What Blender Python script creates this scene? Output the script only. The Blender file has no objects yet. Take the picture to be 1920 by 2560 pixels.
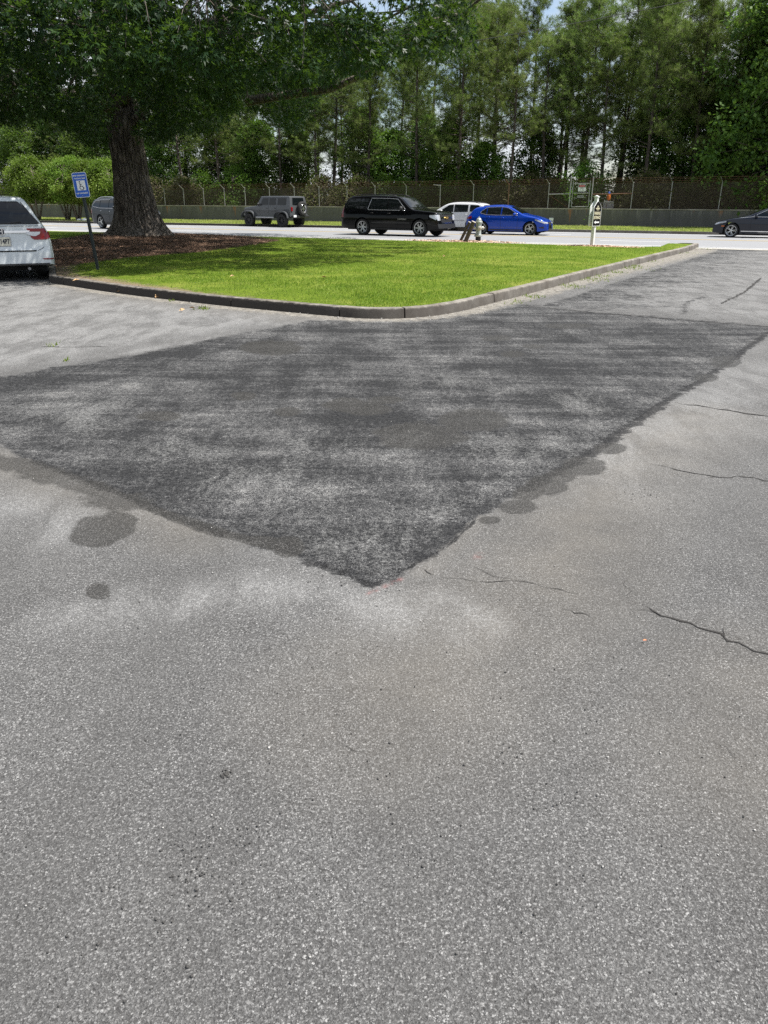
import bpy, bmesh, math, random
import numpy as np
from mathutils import Vector, Matrix
random.seed(7); rng = np.random.default_rng(7)
R = math.radians; PI = math.pi
scene = bpy.context.scene; COL = scene.collection

# ------------------------------------------------------------------ camera
FPX = 1925.0; PITCH = math.atan(776 / 1925.0); ROLL = 0.005; EYE = 1.6
cam = bpy.data.objects.new('camera', bpy.data.cameras.new('camera')); COL.objects.link(cam)
cam.location = (0, 0, EYE)
cam.data.sensor_fit = 'VERTICAL'; cam.data.sensor_height = 36; cam.data.sensor_width = 27
cam.data.lens = FPX / 2560 * 36
cam.data.clip_end = 2000; cam.data.clip_start = 0.05
cam.matrix_world = Matrix.Translation((0, 0, EYE)) @ Matrix.Rotation(PI / 2 - PITCH, 4, 'X') @ Matrix.Rotation(ROLL, 4, 'Z')
scene.camera = cam

# ------------------------------------------------------------------ light
SUN_EL, SUN_AZ = 64.0, -8.0                      # azimuth counted from +X towards +Y
w = bpy.data.worlds.new('World'); scene.world = w; w.use_nodes = True
nt = w.node_tree; nt.nodes.clear()
sky = nt.nodes.new('ShaderNodeTexSky'); sky.sky_type = 'NISHITA'; sky.sun_disc = False
sky.sun_elevation = R(SUN_EL); sky.sun_rotation = R(90 - SUN_AZ); sky.air_density = 1.0; sky.dust_density = 1.5
tc = nt.nodes.new('ShaderNodeTexCoord')
mp = nt.nodes.new('ShaderNodeMapping'); mp.inputs['Scale'].default_value = (1, 1, 2.2)
cn = nt.nodes.new('ShaderNodeTexNoise'); cn.inputs['Scale'].default_value = 2.6; cn.inputs['Detail'].default_value = 7; cn.inputs['Roughness'].default_value = .6
cr = nt.nodes.new('ShaderNodeValToRGB'); cr.color_ramp.elements[0].position = .40; cr.color_ramp.elements[1].position = .56
cm = nt.nodes.new('ShaderNodeMix'); cm.data_type = 'RGBA'; cm.inputs['B'].default_value = (5.0, 5.25, 5.6, 1)
bg = nt.nodes.new('ShaderNodeBackground'); bg.inputs['Strength'].default_value = 0.11
wo = nt.nodes.new('ShaderNodeOutputWorld')
for a, b in ((tc.outputs['Generated'], mp.inputs['Vector']), (mp.outputs['Vector'], cn.inputs['Vector']), (cn.outputs['Fac'], cr.inputs['Fac']),
             (cr.outputs['Color'], cm.inputs['Factor']), (sky.outputs['Color'], cm.inputs['A']), (cm.outputs['Result'], bg.inputs['Color']),
             (bg.outputs['Background'], wo.inputs['Surface'])):
    nt.links.new(a, b)
sl = bpy.data.lights.new('sun', 'SUN'); sl.energy = 5.0; sl.angle = R(0.55); sl.color = (1.0, .955, .89)
so = bpy.data.objects.new('sun', sl); COL.objects.link(so)
sdir = Vector((math.cos(R(SUN_EL)) * math.cos(R(SUN_AZ)), math.cos(R(SUN_EL)) * math.sin(R(SUN_AZ)), math.sin(R(SUN_EL))))
so.rotation_euler = sdir.to_track_quat('Z', 'Y').to_euler(); so.location = (0, 0, 60)
scene.view_settings.view_transform = 'Standard'; scene.view_settings.look = 'None'
scene.view_settings.gamma = 1; scene.view_settings.exposure = 0.68
scene.cycles.max_bounces = 6; scene.cycles.diffuse_bounces = 3; scene.cycles.glossy_bounces = 3
scene.cycles.transmission_bounces = 4; scene.cycles.transparent_max_bounces = 12
scene.cycles.caustics_reflective = False; scene.cycles.caustics_refractive = False
scene.cycles.use_denoising = False

# ------------------------------------------------------------------ photo <-> ground survey
def W(px, py, z=0.0):
    """where the sight line through photo point (px, py) meets the level z"""
    u = px - 960; v = py - 1280; c, s = math.cos(ROLL), math.sin(ROLL)
    u, v = u * c + v * s, -u * s + v * c
    dz = -v * math.cos(PITCH) - FPX * math.sin(PITCH); dy = FPX * math.cos(PITCH) - v * math.sin(PITCH)
    t = (z - EYE) / dz
    return Vector((u * t, dy * t, z))
def at(px, py, Y):
    """the point at distance Y on the sight line"""
    u = px - 960; v = py - 1280; c, s = math.cos(ROLL), math.sin(ROLL)
    u, v = u * c + v * s, -u * s + v * c
    dz = -v * math.cos(PITCH) - FPX * math.sin(PITCH); dy = FPX * math.cos(PITCH) - v * math.sin(PITCH)
    t = Y / dy
    return Vector((u * t, Y, EYE + dz * t))
def proj(P):
    """world points (N,3) -> photo points"""
    P = np.asarray(P, float); x = P[:, 0]; y = P[:, 1]; z = P[:, 2] - EYE
    d = y * math.cos(PITCH) - z * math.sin(PITCH); up = y * math.sin(PITCH) + z * math.cos(PITCH)
    d = np.where(d < .05, .05, d)
    u = FPX * x / d; v = -FPX * up / d; c, s = math.cos(ROLL), math.sin(ROLL)
    return np.stack([960 + u * c - v * s, 1280 + u * s + v * c], 1)

# ------------------------------------------------------------------ mesh helpers
def link(o, parent=None):
    COL.objects.link(o)
    if parent is not None: o.parent = parent
    return o
def tag(o, label=None, cat=None, group=None, kind=None):
    if label: o['label'] = label
    if cat: o['category'] = cat
    if group: o['group'] = group
    if kind: o['kind'] = kind
    return o
def empty(name, loc, rz=0, label=None, cat=None, group=None):
    o = bpy.data.objects.new(name, None); o.location = loc; o.rotation_euler = (0, 0, rz); o.empty_display_size = .2
    return tag(link(o), label, cat, group)
def mk(name, V, F, mat, parent=None, smooth=False, autoang=None, matidx=None, attrs=None):
    """mesh from arrays; F is an (M,3)/(M,4) array or a list of tuples"""
    me = bpy.data.meshes.new(name)
    V = np.asarray(V, np.float32).reshape(-1, 3)
    if isinstance(F, np.ndarray):
        n, k = F.shape
        me.vertices.add(len(V)); me.vertices.foreach_set('co', V.ravel())
        me.loops.add(n * k); me.loops.foreach_set('vertex_index', F.astype(np.int32).ravel())
        me.polygons.add(n); me.polygons.foreach_set('loop_start', np.arange(0, n * k, k, dtype=np.int32))
        me.update(calc_edges=True)
    else:
        me.from_pydata(V.tolist(), [], F); me.update()
    if smooth or autoang: me.polygons.foreach_set('use_smooth', np.ones(len(me.polygons), bool))
    if autoang:
        bm = bmesh.new(); bm.from_mesh(me); a = R(autoang)
        for e in bm.edges:
            e.smooth = len(e.link_faces) == 2 and e.calc_face_angle(4) < a
        bm.to_mesh(me); bm.free()
    if attrs:
        for k_, arr in attrs.items():
            at_ = me.attributes.new(k_, 'FLOAT', 'POINT'); at_.data.foreach_set('value', np.asarray(arr, np.float32))
    me.materials.append(mat)
    return link(bpy.data.objects.new(name, me), parent)
class MB:
    def __init__(s): s.v = []; s.f = []
    def add(s, V, F):
        o = len(s.v); s.v += [tuple(p) for p in V]; s.f += [tuple(i + o for i in f) for f in F]; return s
    def box(s, c, d, M=None, b=0):
        x, y, z = d[0] / 2, d[1] / 2, d[2] / 2
        P = [Vector((i * x, j * y, k * z)) for i in (-1, 1) for j in (-1, 1) for k in (-1, 1)]
        if M is not None: P = [M @ p for p in P]
        c = Vector(c)
        return s.add([p + c for p in P], [(0, 1, 3, 2), (4, 6, 7, 5), (0, 4, 5, 1), (2, 3, 7, 6), (0, 2, 6, 4), (1, 5, 7, 3)])
    def tube(s, pts, r, n=8, cap=True):
        pts = [Vector(p) for p in pts]; k = len(pts)
        rr = r if isinstance(r, (list, tuple)) else [r] * k
        V = []; up = None
        for i, p in enumerate(pts):
            t = (pts[min(i + 1, k - 1)] - pts[max(i - 1, 0)]).normalized()
            if up is None: up = t.orthogonal().normalized()
            a = (up - t * up.dot(t)).normalized(); up = a; b = t.cross(a)
            V += [p + (a * math.cos(2 * PI * j / n) + b * math.sin(2 * PI * j / n)) * rr[i] for j in range(n)]
        F = [(i * n + j, i * n + (j + 1) % n, (i + 1) * n + (j + 1) % n, (i + 1) * n + j) for i in range(k - 1) for j in range(n)]
        if cap: F += [tuple(range(n))[::-1], tuple((k - 1) * n + j for j in range(n))]
        return s.add(V, F)
    def lathe(s, prof, n=24, M=None, cap=True):
        V = []
        for r, z in prof:
            V += [Vector((r * math.cos(2 * PI * j / n), r * math.sin(2 * PI * j / n), z)) for j in range(n)]
        if M is not None: V = [M @ p for p in V]
        k = len(prof)
        F = [(i * n + j, i * n + (j + 1) % n, (i + 1) * n + (j + 1) % n, (i + 1) * n + j) for i in range(k - 1) for j in range(n)]
        if cap and prof[0][0] > 1e-4: F.append(tuple(range(n))[::-1])
        if cap and prof[-1][0] > 1e-4: F.append(tuple((k - 1) * n + j for j in range(n)))
        return s.add(V, F)
    def prism(s, poly, d, M=None):
        """poly in local XZ, thickness d along local Y (0..d)"""
        n = len(poly)
        V = [Vector((x, 0, z)) for x, z in poly] + [Vector((x, d, z)) for x, z in poly]
        if M is not None: V = [M @ p for p in V]
        return s.add(V, [tuple(range(n)), tuple(range(n, 2 * n))[::-1]] + [(i, i + n, (i + 1) % n + n, (i + 1) % n) for i in range(n)])
    def build(s, name, mat, parent=None, smooth=False, autoang=None, bevel=0):
        o = mk(name, s.v, s.f, mat, parent, smooth, autoang)
        if bevel:
            m = o.modifiers.new('b', 'BEVEL'); m.width = bevel; m.segments = 2; m.limit_method = 'ANGLE'
        return o

# ------------------------------------------------------------------ material helpers
class NT:
    def __init__(s, name):
        s.m = bpy.data.materials.new(name); s.m.use_nodes = True; s.t = s.m.node_tree; s.t.nodes.clear()
        s.out = s.t.nodes.new('ShaderNodeOutputMaterial')
        s._pos = None
    def n(s, t, **kw):
        x = s.t.nodes.new(t)
        for k, v in kw.items(): setattr(x, k, v)
        return x
    def put(s, sock, v):
        if isinstance(v, bpy.types.NodeSocket): s.t.links.new(v, sock)
        elif v is not None:
            if isinstance(v, (tuple, list)) and len(v) == 3 and sock.type == 'RGBA': v = (*v, 1)
            sock.default_value = v
    def pos(s, obj=False):
        return s.n('ShaderNodeTexCoord').outputs['Object'] if obj else s.n('ShaderNodeNewGeometry').outputs['Position']
    def mapv(s, v, scale=(1, 1, 1), rot=(0, 0, 0), loc=(0, 0, 0)):
        m = s.n('ShaderNodeMapping'); s.put(m.inputs['Vector'], v); m.inputs['Scale'].default_value = scale; m.inputs['Rotation'].default_value = rot; m.inputs['Location'].default_value = loc
        return m.outputs['Vector']
    def noise(s, v, sc, det=4, rough=.55, dist=0):
        x = s.n('ShaderNodeTexNoise'); s.put(x.inputs['Vector'], v); x.inputs['Scale'].default_value = sc; x.inputs['Detail'].default_value = det
        x.inputs['Roughness'].default_value = rough; x.inputs['Distortion'].default_value = dist
        return x.outputs['Fac']
    def vor(s, v, sc, feat='F1', out='Distance', rnd=1):
        x = s.n('ShaderNodeTexVoronoi', feature=feat); s.put(x.inputs['Vector'], v); x.inputs['Scale'].default_value = sc; x.inputs['Randomness'].default_value = rnd
        return x.outputs[out]
    def ramp(s, f, stops, interp='LINEAR'):
        x = s.n('ShaderNodeValToRGB'); s.put(x.inputs['Fac'], f); e = x.color_ramp.elements; x.color_ramp.interpolation = interp
        while len(e) < len(stops): e.new(.5)
        for i, (p, c) in enumerate(stops):
            e[i].position = p; e[i].color = (c, c, c, 1) if isinstance(c, (int, float)) else (*c, 1)
        return x.outputs['Color']
    def mix(s, f, a, b, mode='MIX'):
        x = s.n('ShaderNodeMix', data_type='RGBA', blend_type=mode); s.put(x.inputs['Factor'], f); s.put(x.inputs['A'], a); s.put(x.inputs['B'], b)
        return x.outputs['Result']
    def math(s, op, a, b=None, clamp=False):
        x = s.n('ShaderNodeMath', operation=op, use_clamp=clamp); s.put(x.inputs[0], a)
        if b is not None: s.put(x.inputs[1], b)
        return x.outputs[0]
    def attr(s, name):
        return s.n('ShaderNodeAttribute', attribute_name=name).outputs['Fac']
    def bump(s, h, strength=.5, dist=.01, normal=None):
        x = s.n('ShaderNodeBump'); s.put(x.inputs['Height'], h); x.inputs['Strength'].default_value = strength; x.inputs['Distance'].default_value = dist
        if normal is not None: s.put(x.inputs['Normal'], normal)
        return x.outputs['Normal']
    def bsdf(s, col, rough=.5, metal=0, normal=None, **kw):
        b = s.n('ShaderNodeBsdfPrincipled'); s.put(b.inputs['Base Color'], col); s.put(b.inputs['Roughness'], rough); s.put(b.inputs['Metallic'], metal)
        if normal is not None: s.put(b.inputs['Normal'], normal)
        for k, v in kw.items(): s.put(b.inputs[k], v)
        return b.outputs['BSDF']
    def done(s, sh): s.t.links.new(sh, s.out.inputs['Surface']); return s.m
def simple(name, col, rough=.5, metal=0, var=.12, vs=6, **kw):
    t = NT(name); p = t.pos(True)
    nz = t.noise(p, vs, 5)
    c = t.mix(nz, tuple(x * (1 - var) for x in col), tuple(min(1, x * (1 + var)) for x in col))
    return t.done(t.bsdf(c, rough, metal, **kw))

def asphalt_mat():
    t = NT('lot_asphalt'); p = t.pos()
    flat = t.mapv(p, (1, 1, 0))
    patch_a = t.attr('patch'); stain_a = t.attr('stain'); pale_a = t.attr('pale'); brown_a = t.attr('brown'); tar_a = t.attr('tar'); gut_a = t.attr('gutter'); red_a = t.attr('red')
    n_big = t.noise(flat, .55, 5, .55); n_mid = t.noise(flat, 2.6, 5, .6); n_fine = t.noise(flat, 22, 4, .65); n_mic = t.noise(flat, 150, 3, .75)
    # aggregate chips, two sizes
    wv = t.n('ShaderNodeVectorMath', operation='ADD'); nzv = t.n('ShaderNodeTexNoise'); t.put(nzv.inputs['Vector'], flat); nzv.inputs['Scale'].default_value = 130
    sc_ = t.n('ShaderNodeVectorMath', operation='SCALE'); t.put(sc_.inputs[0], nzv.outputs['Color']); sc_.inputs['Scale'].default_value = .011
    t.put(wv.inputs[0], flat); t.put(wv.inputs[1], sc_.outputs[0]); wf = wv.outputs[0]
    v1 = t.n('ShaderNodeTexVoronoi', feature='F1'); t.put(v1.inputs['Vector'], wf); v1.inputs['Scale'].default_value = 100
    v2 = t.n('ShaderNodeTexVoronoi', feature='F1'); t.put(v2.inputs['Vector'], wf); v2.inputs['Scale'].default_value = 165
    sep = t.n('ShaderNodeSeparateColor'); t.put(sep.inputs[0], v1.outputs['Color']); r1 = sep.outputs[0]; g1 = sep.outputs[1]
    sep2 = t.n('ShaderNodeSeparateColor'); t.put(sep2.inputs[0], v2.outputs['Color']); r2 = sep2.outputs[0]; g2 = sep2.outputs[1]
    sz1 = t.math('MULTIPLY', t.math('SUBTRACT', r1, .60), .95); c1 = t.math('GREATER_THAN', sz1, v1.outputs['Distance'])
    sz2 = t.math('ADD', t.math('MULTIPLY', r2, .40), .12); c2 = t.math('GREATER_THAN', sz2, v2.outputs['Distance'])
    # matrix of the old pavement
    base = t.mix(t.ramp(n_big, [(.3, 0), (.7, 1)]), (.098, .098, .098), (.158, .157, .154))
    base = t.mix(t.math('MULTIPLY', t.ramp(n_mid, [(.35, 0), (.72, 1)]), .6), base, (.205, .205, .202))
    base = t.mix(t.ramp(n_fine, [(.25, .55), (.62, 0)]), base, (.062, .061, .06))
    base = t.mix(t.ramp(n_mic, [(.35, .55), (.6, 0)]), base, (.035, .034, .033))
    grit = t.ramp(t.noise(flat, 75, 3, .85), [(.36, 0), (.62, 1)]); grit2 = t.ramp(t.noise(flat, 34, 4, .85), [(.38, 0), (.60, 1)])
    base = t.mix(t.math('MULTIPLY', t.math('SUBTRACT', 1, grit), .42), base, (.035, .034, .033))
    chipc = t.ramp(g1, [(0, (.10, .10, .098)), (.6, (.20, .198, .195)), (1, (.42, .418, .41))]); chipc2 = t.ramp(g2, [(0, (.085, .085, .085)), (.5, (.21, .209, .206)), (1, (.46, .458, .45))])
    dens = t.ramp(t.noise(flat, 1.3, 4, .6), [(.3, .6), (.7, 1)])
    old = t.mix(t.math('MULTIPLY', t.math('MULTIPLY', c2, dens), .9), base, chipc2)
    old = t.mix(t.math('MULTIPLY', c1, .85), old, chipc)
    old = t.mix(t.ramp(t.noise(t.mapv(flat, (1, .75, 1), (0, 0, .5)), 118, 3, .8), [(.36, .68), (.49, 0)]), old, (.022, .021, .021))
    old = t.mix(t.ramp(t.noise(t.mapv(flat, loc=(4, 1, 0)), 95, 3, .8), [(.53, 0), (.67, .5)]), old, (.42, .418, .41))
    # fine map cracking and pits
    wv2 = t.n('ShaderNodeVectorMath', operation='ADD'); nz2 = t.n('ShaderNodeTexNoise'); t.put(nz2.inputs['Vector'], flat); nz2.inputs['Scale'].default_value = 6; nz2.inputs['Detail'].default_value = 5
    sc2 = t.n('ShaderNodeVectorMath', operation='SCALE'); t.put(sc2.inputs[0], nz2.outputs['Color']); sc2.inputs['Scale'].default_value = .35
    t.put(wv2.inputs[0], flat); t.put(wv2.inputs[1], sc2.outputs[0])
    mc = t.ramp(t.vor(wv2.outputs[0], 4.2, 'DISTANCE_TO_EDGE'), [(0, 1), (.012, 0)])
    mcm = t.ramp(t.noise(t.mapv(flat, loc=(3, 7, 0)), 1.7, 5, .7), [(.50, 0), (.60, 1)])
    mcm = t.math('MULTIPLY', mcm, t.ramp(t.noise(flat, 16, 3, .7), [(.47, 0), (.58, 1)]))
    old = t.mix(t.math('MULTIPLY', t.math('MULTIPLY', mc, mcm), .75), old, (.02, .019, .018))
    pit = t.math('LESS_THAN', t.vor(t.mapv(flat, loc=(1, 5, 0)), 17, 'F1'), .055)
    pit = t.math('MULTIPLY', pit, t.math('GREATER_THAN', t.noise(flat, 5, 3, .6), .52))
    old = t.mix(pit, old, (.02, .02, .02))
    track = t.noise(t.mapv(flat, (1.5, .22, 1), (0, 0, .55)), 1.1, 4, .55)
    old = t.mix(t.ramp(track, [(.38, .26), (.56, 0)]), old, (.075, .074, .072))
    # brown dust
    old = t.mix(t.math('MULTIPLY', t.math('MULTIPLY', brown_a, t.ramp(n_mid, [(.25, .4), (.7, 1)])), .34), old, (.21, .188, .155))
    # pale worn limestone dust
    palef = t.math('MULTIPLY', pale_a, t.ramp(t.noise(t.mapv(flat, (1, .40, 1), (0, 0, .95)), 2.6, 8, .72, .3), [(.42, .22), (.56, 1)]))
    palef = t.math('MULTIPLY', palef, t.ramp(grit2, [(0, .35), (1, 1)])); chipm = t.math('ADD', .38, t.math('MULTIPLY', t.math('MAXIMUM', c2, c1), .62)); old = t.mix(t.math('MULTIPLY', t.math('MULTIPLY', palef, chipm), .85), old, (.42, .42, .415))
    # the darker, rougher patch
    streak = t.noise(t.mapv(flat, (.30, 1.9, 1), (0, 0, .42)), 1.7, 8, .70, .5)
    streak2 = t.noise(t.mapv(flat, (1.9, .32, 1), (0, 0, -.62)), 1.9, 8, .70, .5)
    blotch = t.noise(flat, .95, 7, .62, .4)
    pm = t.math('ADD', t.math('ADD', t.math('MULTIPLY', streak, .40), t.math('MULTIPLY', streak2, .22)), t.math('MULTIPLY', blotch, .38))
    g14 = t.noise(t.mapv(flat, (1, .6, 1)), 20, 5, .85)
    pm = t.math('ADD', pm, t.math('MULTIPLY', t.math('SUBTRACT', g14, .5), .40))
    pb = t.ramp(pm, [(.44, (.011, .012, .014)), (.52, (.024, .025, .028)), (.57, (.058, .058, .060)), (.65, (.24, .235, .225))])
    pb = t.mix(t.math('MULTIPLY', t.math('SUBTRACT', 1, grit), .8), pb, (.008, .008, .009)); pb = t.mix(t.math('MULTIPLY', t.math('MULTIPLY', grit, grit2), t.ramp(pm, [(.44, .22), (.60, .65)])), pb, (.30, .30, .295))
    pb = t.mix(t.ramp(n_mic, [(.35, .8), (.56, 0)]), pb, (.008, .008, .009))
    pchip = t.mix(r2, (.05, .05, .052), (.42, .42, .41))
    sel = t.math('MULTIPLY', t.math('MAXIMUM', c2, c1), t.ramp(pm, [(.46, .10), (.60, .95)]))
    pat = t.mix(t.math('MULTIPLY', sel, .8), pb, pchip)
    pat = t.mix(t.math('MULTIPLY', t.math('SUBTRACT', t.math('MULTIPLY', palef, chipm), .12, True), 1.0), pat, (.36, .36, .35))
    edge = t.math('ADD', patch_a, t.math('ADD', t.math('MULTIPLY', t.math('SUBTRACT', t.noise(flat, 7, 5, .7), .5), .15), t.math('MULTIPLY', t.math('SUBTRACT', t.noise(t.mapv(flat, (.4, 1.5, 1), (0, 0, -.4)), 1.1, 5, .65), .5), .10)))
    pf = t.ramp(edge, [(.485, 0), (.515, 1)])
    col = t.mix(pf, old, pat)
    # tar lip along the edge
    tf = t.math('ADD', tar_a, t.math('MULTIPLY', t.math('SUBTRACT', t.noise(flat, 8, 7, .8), .5), 2.2))
    tf = t.ramp(tf, [(.66, 0), (.82, 1)])
    col = t.mix(t.math('MULTIPLY', tf, .85), col, t.mix(c2, (.013, .013, .014), (.07, .07, .07)))
    # oil and water stains
    sf = t.math('ADD', stain_a, t.math('MULTIPLY', t.math('SUBTRACT', t.noise(flat, 3.6, 6, .68, .6), .5), 1.0))
    sf = t.ramp(sf, [(.44, 0), (.60, 1)])
    col = t.mix(t.math('MULTIPLY', sf, .74), col, t.mix(c2, (.030, .029, .027), (.13, .125, .12)))
    # gutter concrete
    gf = t.math('MULTIPLY', t.ramp(t.math('ADD', gut_a, t.math('MULTIPLY', t.math('SUBTRACT', t.noise(flat, 5, 6, .75), .5), 1.3)), [(.45, 0), (.66, 1)]), .85)
    gc = t.mix(t.ramp(t.noise(flat, 11, 6, .78), [(.36, 0), (.62, 1)]), (.085, .075, .062), (.36, .34, .30))
    col = t.mix(gf, col, gc)
    col = t.mix(t.math('MULTIPLY', red_a, t.ramp(n_fine, [(.4, 0), (.6, .7)])), col, (.38, .07, .06))
    h = t.math('ADD', t.math('MULTIPLY', t.math('SUBTRACT', 1, v2.outputs['Distance']), .5), t.math('MULTIPLY', n_mic, .9))
    nrm = t.bump(h, 1.0, .006); nrm = t.bump(n_fine, .5, .012, nrm)
    rough = t.mix(sf, (.86,) * 3, (.55,) * 3)
    return t.done(t.bsdf(col, rough, 0, nrm, **{'Specular IOR Level': .14}))
M_lot = asphalt_mat()

def road_mat():
    t = NT('road_concrete'); p = t.pos()
    n1 = t.noise(t.mapv(p, (.25, 1.6, 1), (0, 0, R(26))), 1.2, 6, .6)
    c = t.mix(n1, (.20, .21, .225), (.31, .315, .325)); c = t.mix(t.math('MULTIPLY', t.vor(p, 60), .5), c, (.18, .18, .18))
    return t.done(t.bsdf(c, .75, 0, t.bump(t.noise(p, 90, 3), .4, .004)))
def conc_mat(name, a, b, sc=5, shade_grime=False, stain=(.10, .075, .05)):
    t = NT(name); p = t.pos()
    n1 = t.noise(p, sc, 7, .65); c = t.mix(t.ramp(n1, [(.3, 0), (.7, 1)]), a, b)
    c = t.mix(t.ramp(t.noise(p, sc * .35, 5, .6), [(.45, 0), (.7, .6)]), c, stain)
    c = t.mix(t.ramp(t.noise(p, 120, 2), [(.35, .4), (.55, 0)]), c, tuple(x * .45 for x in a))
    if shade_grime:                                                   # shade of the face put into the colour with tyre grime, deeper at left
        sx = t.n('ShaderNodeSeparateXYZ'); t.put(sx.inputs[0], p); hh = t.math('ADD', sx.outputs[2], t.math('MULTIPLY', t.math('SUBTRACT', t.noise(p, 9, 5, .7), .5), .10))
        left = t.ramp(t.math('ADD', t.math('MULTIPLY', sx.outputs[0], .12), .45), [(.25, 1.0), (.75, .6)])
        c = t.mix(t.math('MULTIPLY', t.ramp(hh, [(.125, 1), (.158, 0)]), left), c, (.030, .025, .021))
    return t.done(t.bsdf(c, .9, 0, t.bump(t.noise(p, 70, 5, .7), .6, .006)))
M_road = road_mat()
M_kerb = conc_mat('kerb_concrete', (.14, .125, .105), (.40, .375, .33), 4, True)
M_gutter = conc_mat('gutter_concrete', (.36, .34, .30), (.55, .53, .48), 3, stain=(.25, .21, .16))
def wall_mat():
    t = NT('stained_wall_concrete'); p = t.pos(True)     # local: x along, z up, top at 0
    base = t.mix(t.noise(t.mapv(p, (1, 1, .25)), 1.1, 6, .65), (.045, .044, .042), (.15, .145, .135))
    topf = t.ramp(t.math('ADD', t.math('MULTIPLY', t.n('ShaderNodeSeparateXYZ').outputs[2], 0), .5), [(0, 0), (1, 0)])
    sx = t.n('ShaderNodeSeparateXYZ'); t.put(sx.inputs[0], p)
    depth = t.math('MULTIPLY', sx.outputs[2], -1)
    fing = t.noise(t.mapv(p, (1, 0, .05)), 2.4, 7, .8)
    lim = t.math('MULTIPLY', t.math('SUBTRACT', fing, .47), 6)
    pale = t.ramp(t.math('SUBTRACT', lim, depth), [(.0, 0), (.8, 1)])
    c = t.mix(t.math('MULTIPLY', pale, .75), base, (.25, .24, .22))
    rf = t.noise(t.mapv(p, (1, 0, .03), loc=(31, 0, 0)), .85, 5, .75)
    c = t.mix(t.ramp(t.math('SUBTRACT', t.math('MULTIPLY', t.math('SUBTRACT', rf, .56), 11), depth), [(0, 0), (.3, .75)]), c, (.26, .12, .055))
    c = t.mix(t.ramp(sx.outputs[2], [(0, 0), (1, 0)]), c, c)
    return t.done(t.bsdf(c, .92, 0, t.bump(t.noise(p, 30, 5), .4, .01)))
M_wall = wall_mat()
M_cope = conc_mat('wall_coping', (.24, .22, .19), (.42, .39, .34), 2)
def soil(name, a, b, c3, sc=18):
    t = NT(name); p = t.pos()
    c = t.mix(t.ramp(t.noise(p, sc, 6, .75), [(.3, 0), (.7, 1)]), a, b); c = t.mix(t.ramp(t.vor(t.mapv(p, (1, .35, 1)), sc * 4), [(.1, .6), (.35, 0)]), c, c3)
    return t.done(t.bsdf(c, .95, 0, t.bump(t.noise(p, sc * 3, 6, .8), 1, .03)))
M_turf = None
def turf_mat():
    t = NT('lawn_turf'); p = t.pos(); 
    c = t.mix(t.ramp(t.noise(p, 1.2, 5, .65), [(.3, 0), (.7, 1)]), (.11, .18, .014), (.21, .29, .03))
    c = t.mix(t.ramp(t.noise(p, 26, 5, .75), [(.33, .8), (.6, 0)]), c, (.028, .05, .008))
    c = t.mix(t.ramp(t.noise(p, 9, 5, .7), [(.58, 0), (.74, .8)]), c, (.26, .26, .09))
    c = t.mix(t.ramp(t.noise(t.mapv(p, loc=(9, 2, 0)), .55, 6, .7), [(.50, 0), (.66, .55)]), c, (.30, .31, .07)); edge = t.attr('bare')
    bf = t.ramp(t.math('ADD', edge, t.math('MULTIPLY', t.math('SUBTRACT', t.noise(p, 5, 6, .75), .5), 1.0)), [(.5, 0), (.72, 1)])
    c = t.mix(bf, c, t.mix(t.noise(p, 30, 4, .7), (.12, .085, .05), (.36, .29, .20)))
    m = t.attr('mulch'); mf = t.ramp(t.math('ADD', m, t.math('MULTIPLY', t.math('SUBTRACT', t.noise(p, 3.5, 6, .7), .5), .5)), [(.44, 0), (.56, 1)])
    mc = t.mix(t.ramp(t.noise(p, 30, 6, .8), [(.3, 0), (.7, 1)]), (.045, .028, .02), (.17, .11, .075))
    c = t.mix(mf, c, mc)
    ch = t.attr('chips'); cf = t.ramp(t.math('ADD', ch, t.math('MULTIPLY', t.math('SUBTRACT', t.noise(p, 5, 5, .7), .5), .5)), [(.44, 0), (.56, 1)])
    c = t.mix(cf, c, t.mix(t.noise(p, 42, 5, .8), (.16, .09, .055), (.62, .45, .30)))
    return t.done(t.bsdf(c, .95, 0, t.bump(t.noise(p, 60, 5, .8), 1, .03), **{'Specular IOR Level': .1}))
M_turf = turf_mat()
M_forest_floor = soil('forest_floor', (.03, .022, .012), (.09, .065, .035), (.02, .03, .01), 3)
def leaf_mat(name, cols, trans=.35, rough=.55, island=True, spec=.25, cs=.35):
    """leaves: colour varies from leaf clump to clump; some light passes through"""
    t = NT(name); p = t.pos()
    g = t.n('ShaderNodeNewGeometry'); oi = t.n('ShaderNodeObjectInfo')
    f = t.math('ADD', t.math('MULTIPLY', g.outputs['Random Per Island'], .30), t.math('MULTIPLY', t.ramp(t.noise(p, cs, 3), [(.3, 0), (.7, 1)]), .70))
    c = t.ramp(f, [(.1, cols[0]), (.5, cols[1]), (.92, cols[2])])
    hsv = t.n('ShaderNodeHueSaturation'); t.put(hsv.inputs['Color'], c)
    t.put(hsv.inputs['Hue'], t.math('ADD', .485, t.math('MULTIPLY', oi.outputs['Random'], .03)))
    t.put(hsv.inputs['Value'], t.math('ADD', .8, t.math('MULTIPLY', oi.outputs['Random'], .4)))
    c = hsv.outputs['Color']
    b = t.bsdf(c, rough, **{'Specular IOR Level': spec})
    tr = t.n('ShaderNodeBsdfTranslucent'); t.put(tr.inputs['Color'], t.mix(.5, c, (.20, .36, .03)))
    ms = t.n('ShaderNodeMixShader'); ms.inputs[0].default_value = trans; t.t.links.new(b, ms.inputs[1]); t.t.links.new(tr.outputs[0], ms.inputs[2])
    return t.done(ms.outputs[0])
M_oakleaf = leaf_mat('oak_leaves', [(.006, .018, .007), (.014, .036, .012), (.045, .085, .024)], .28, .45)
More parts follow.
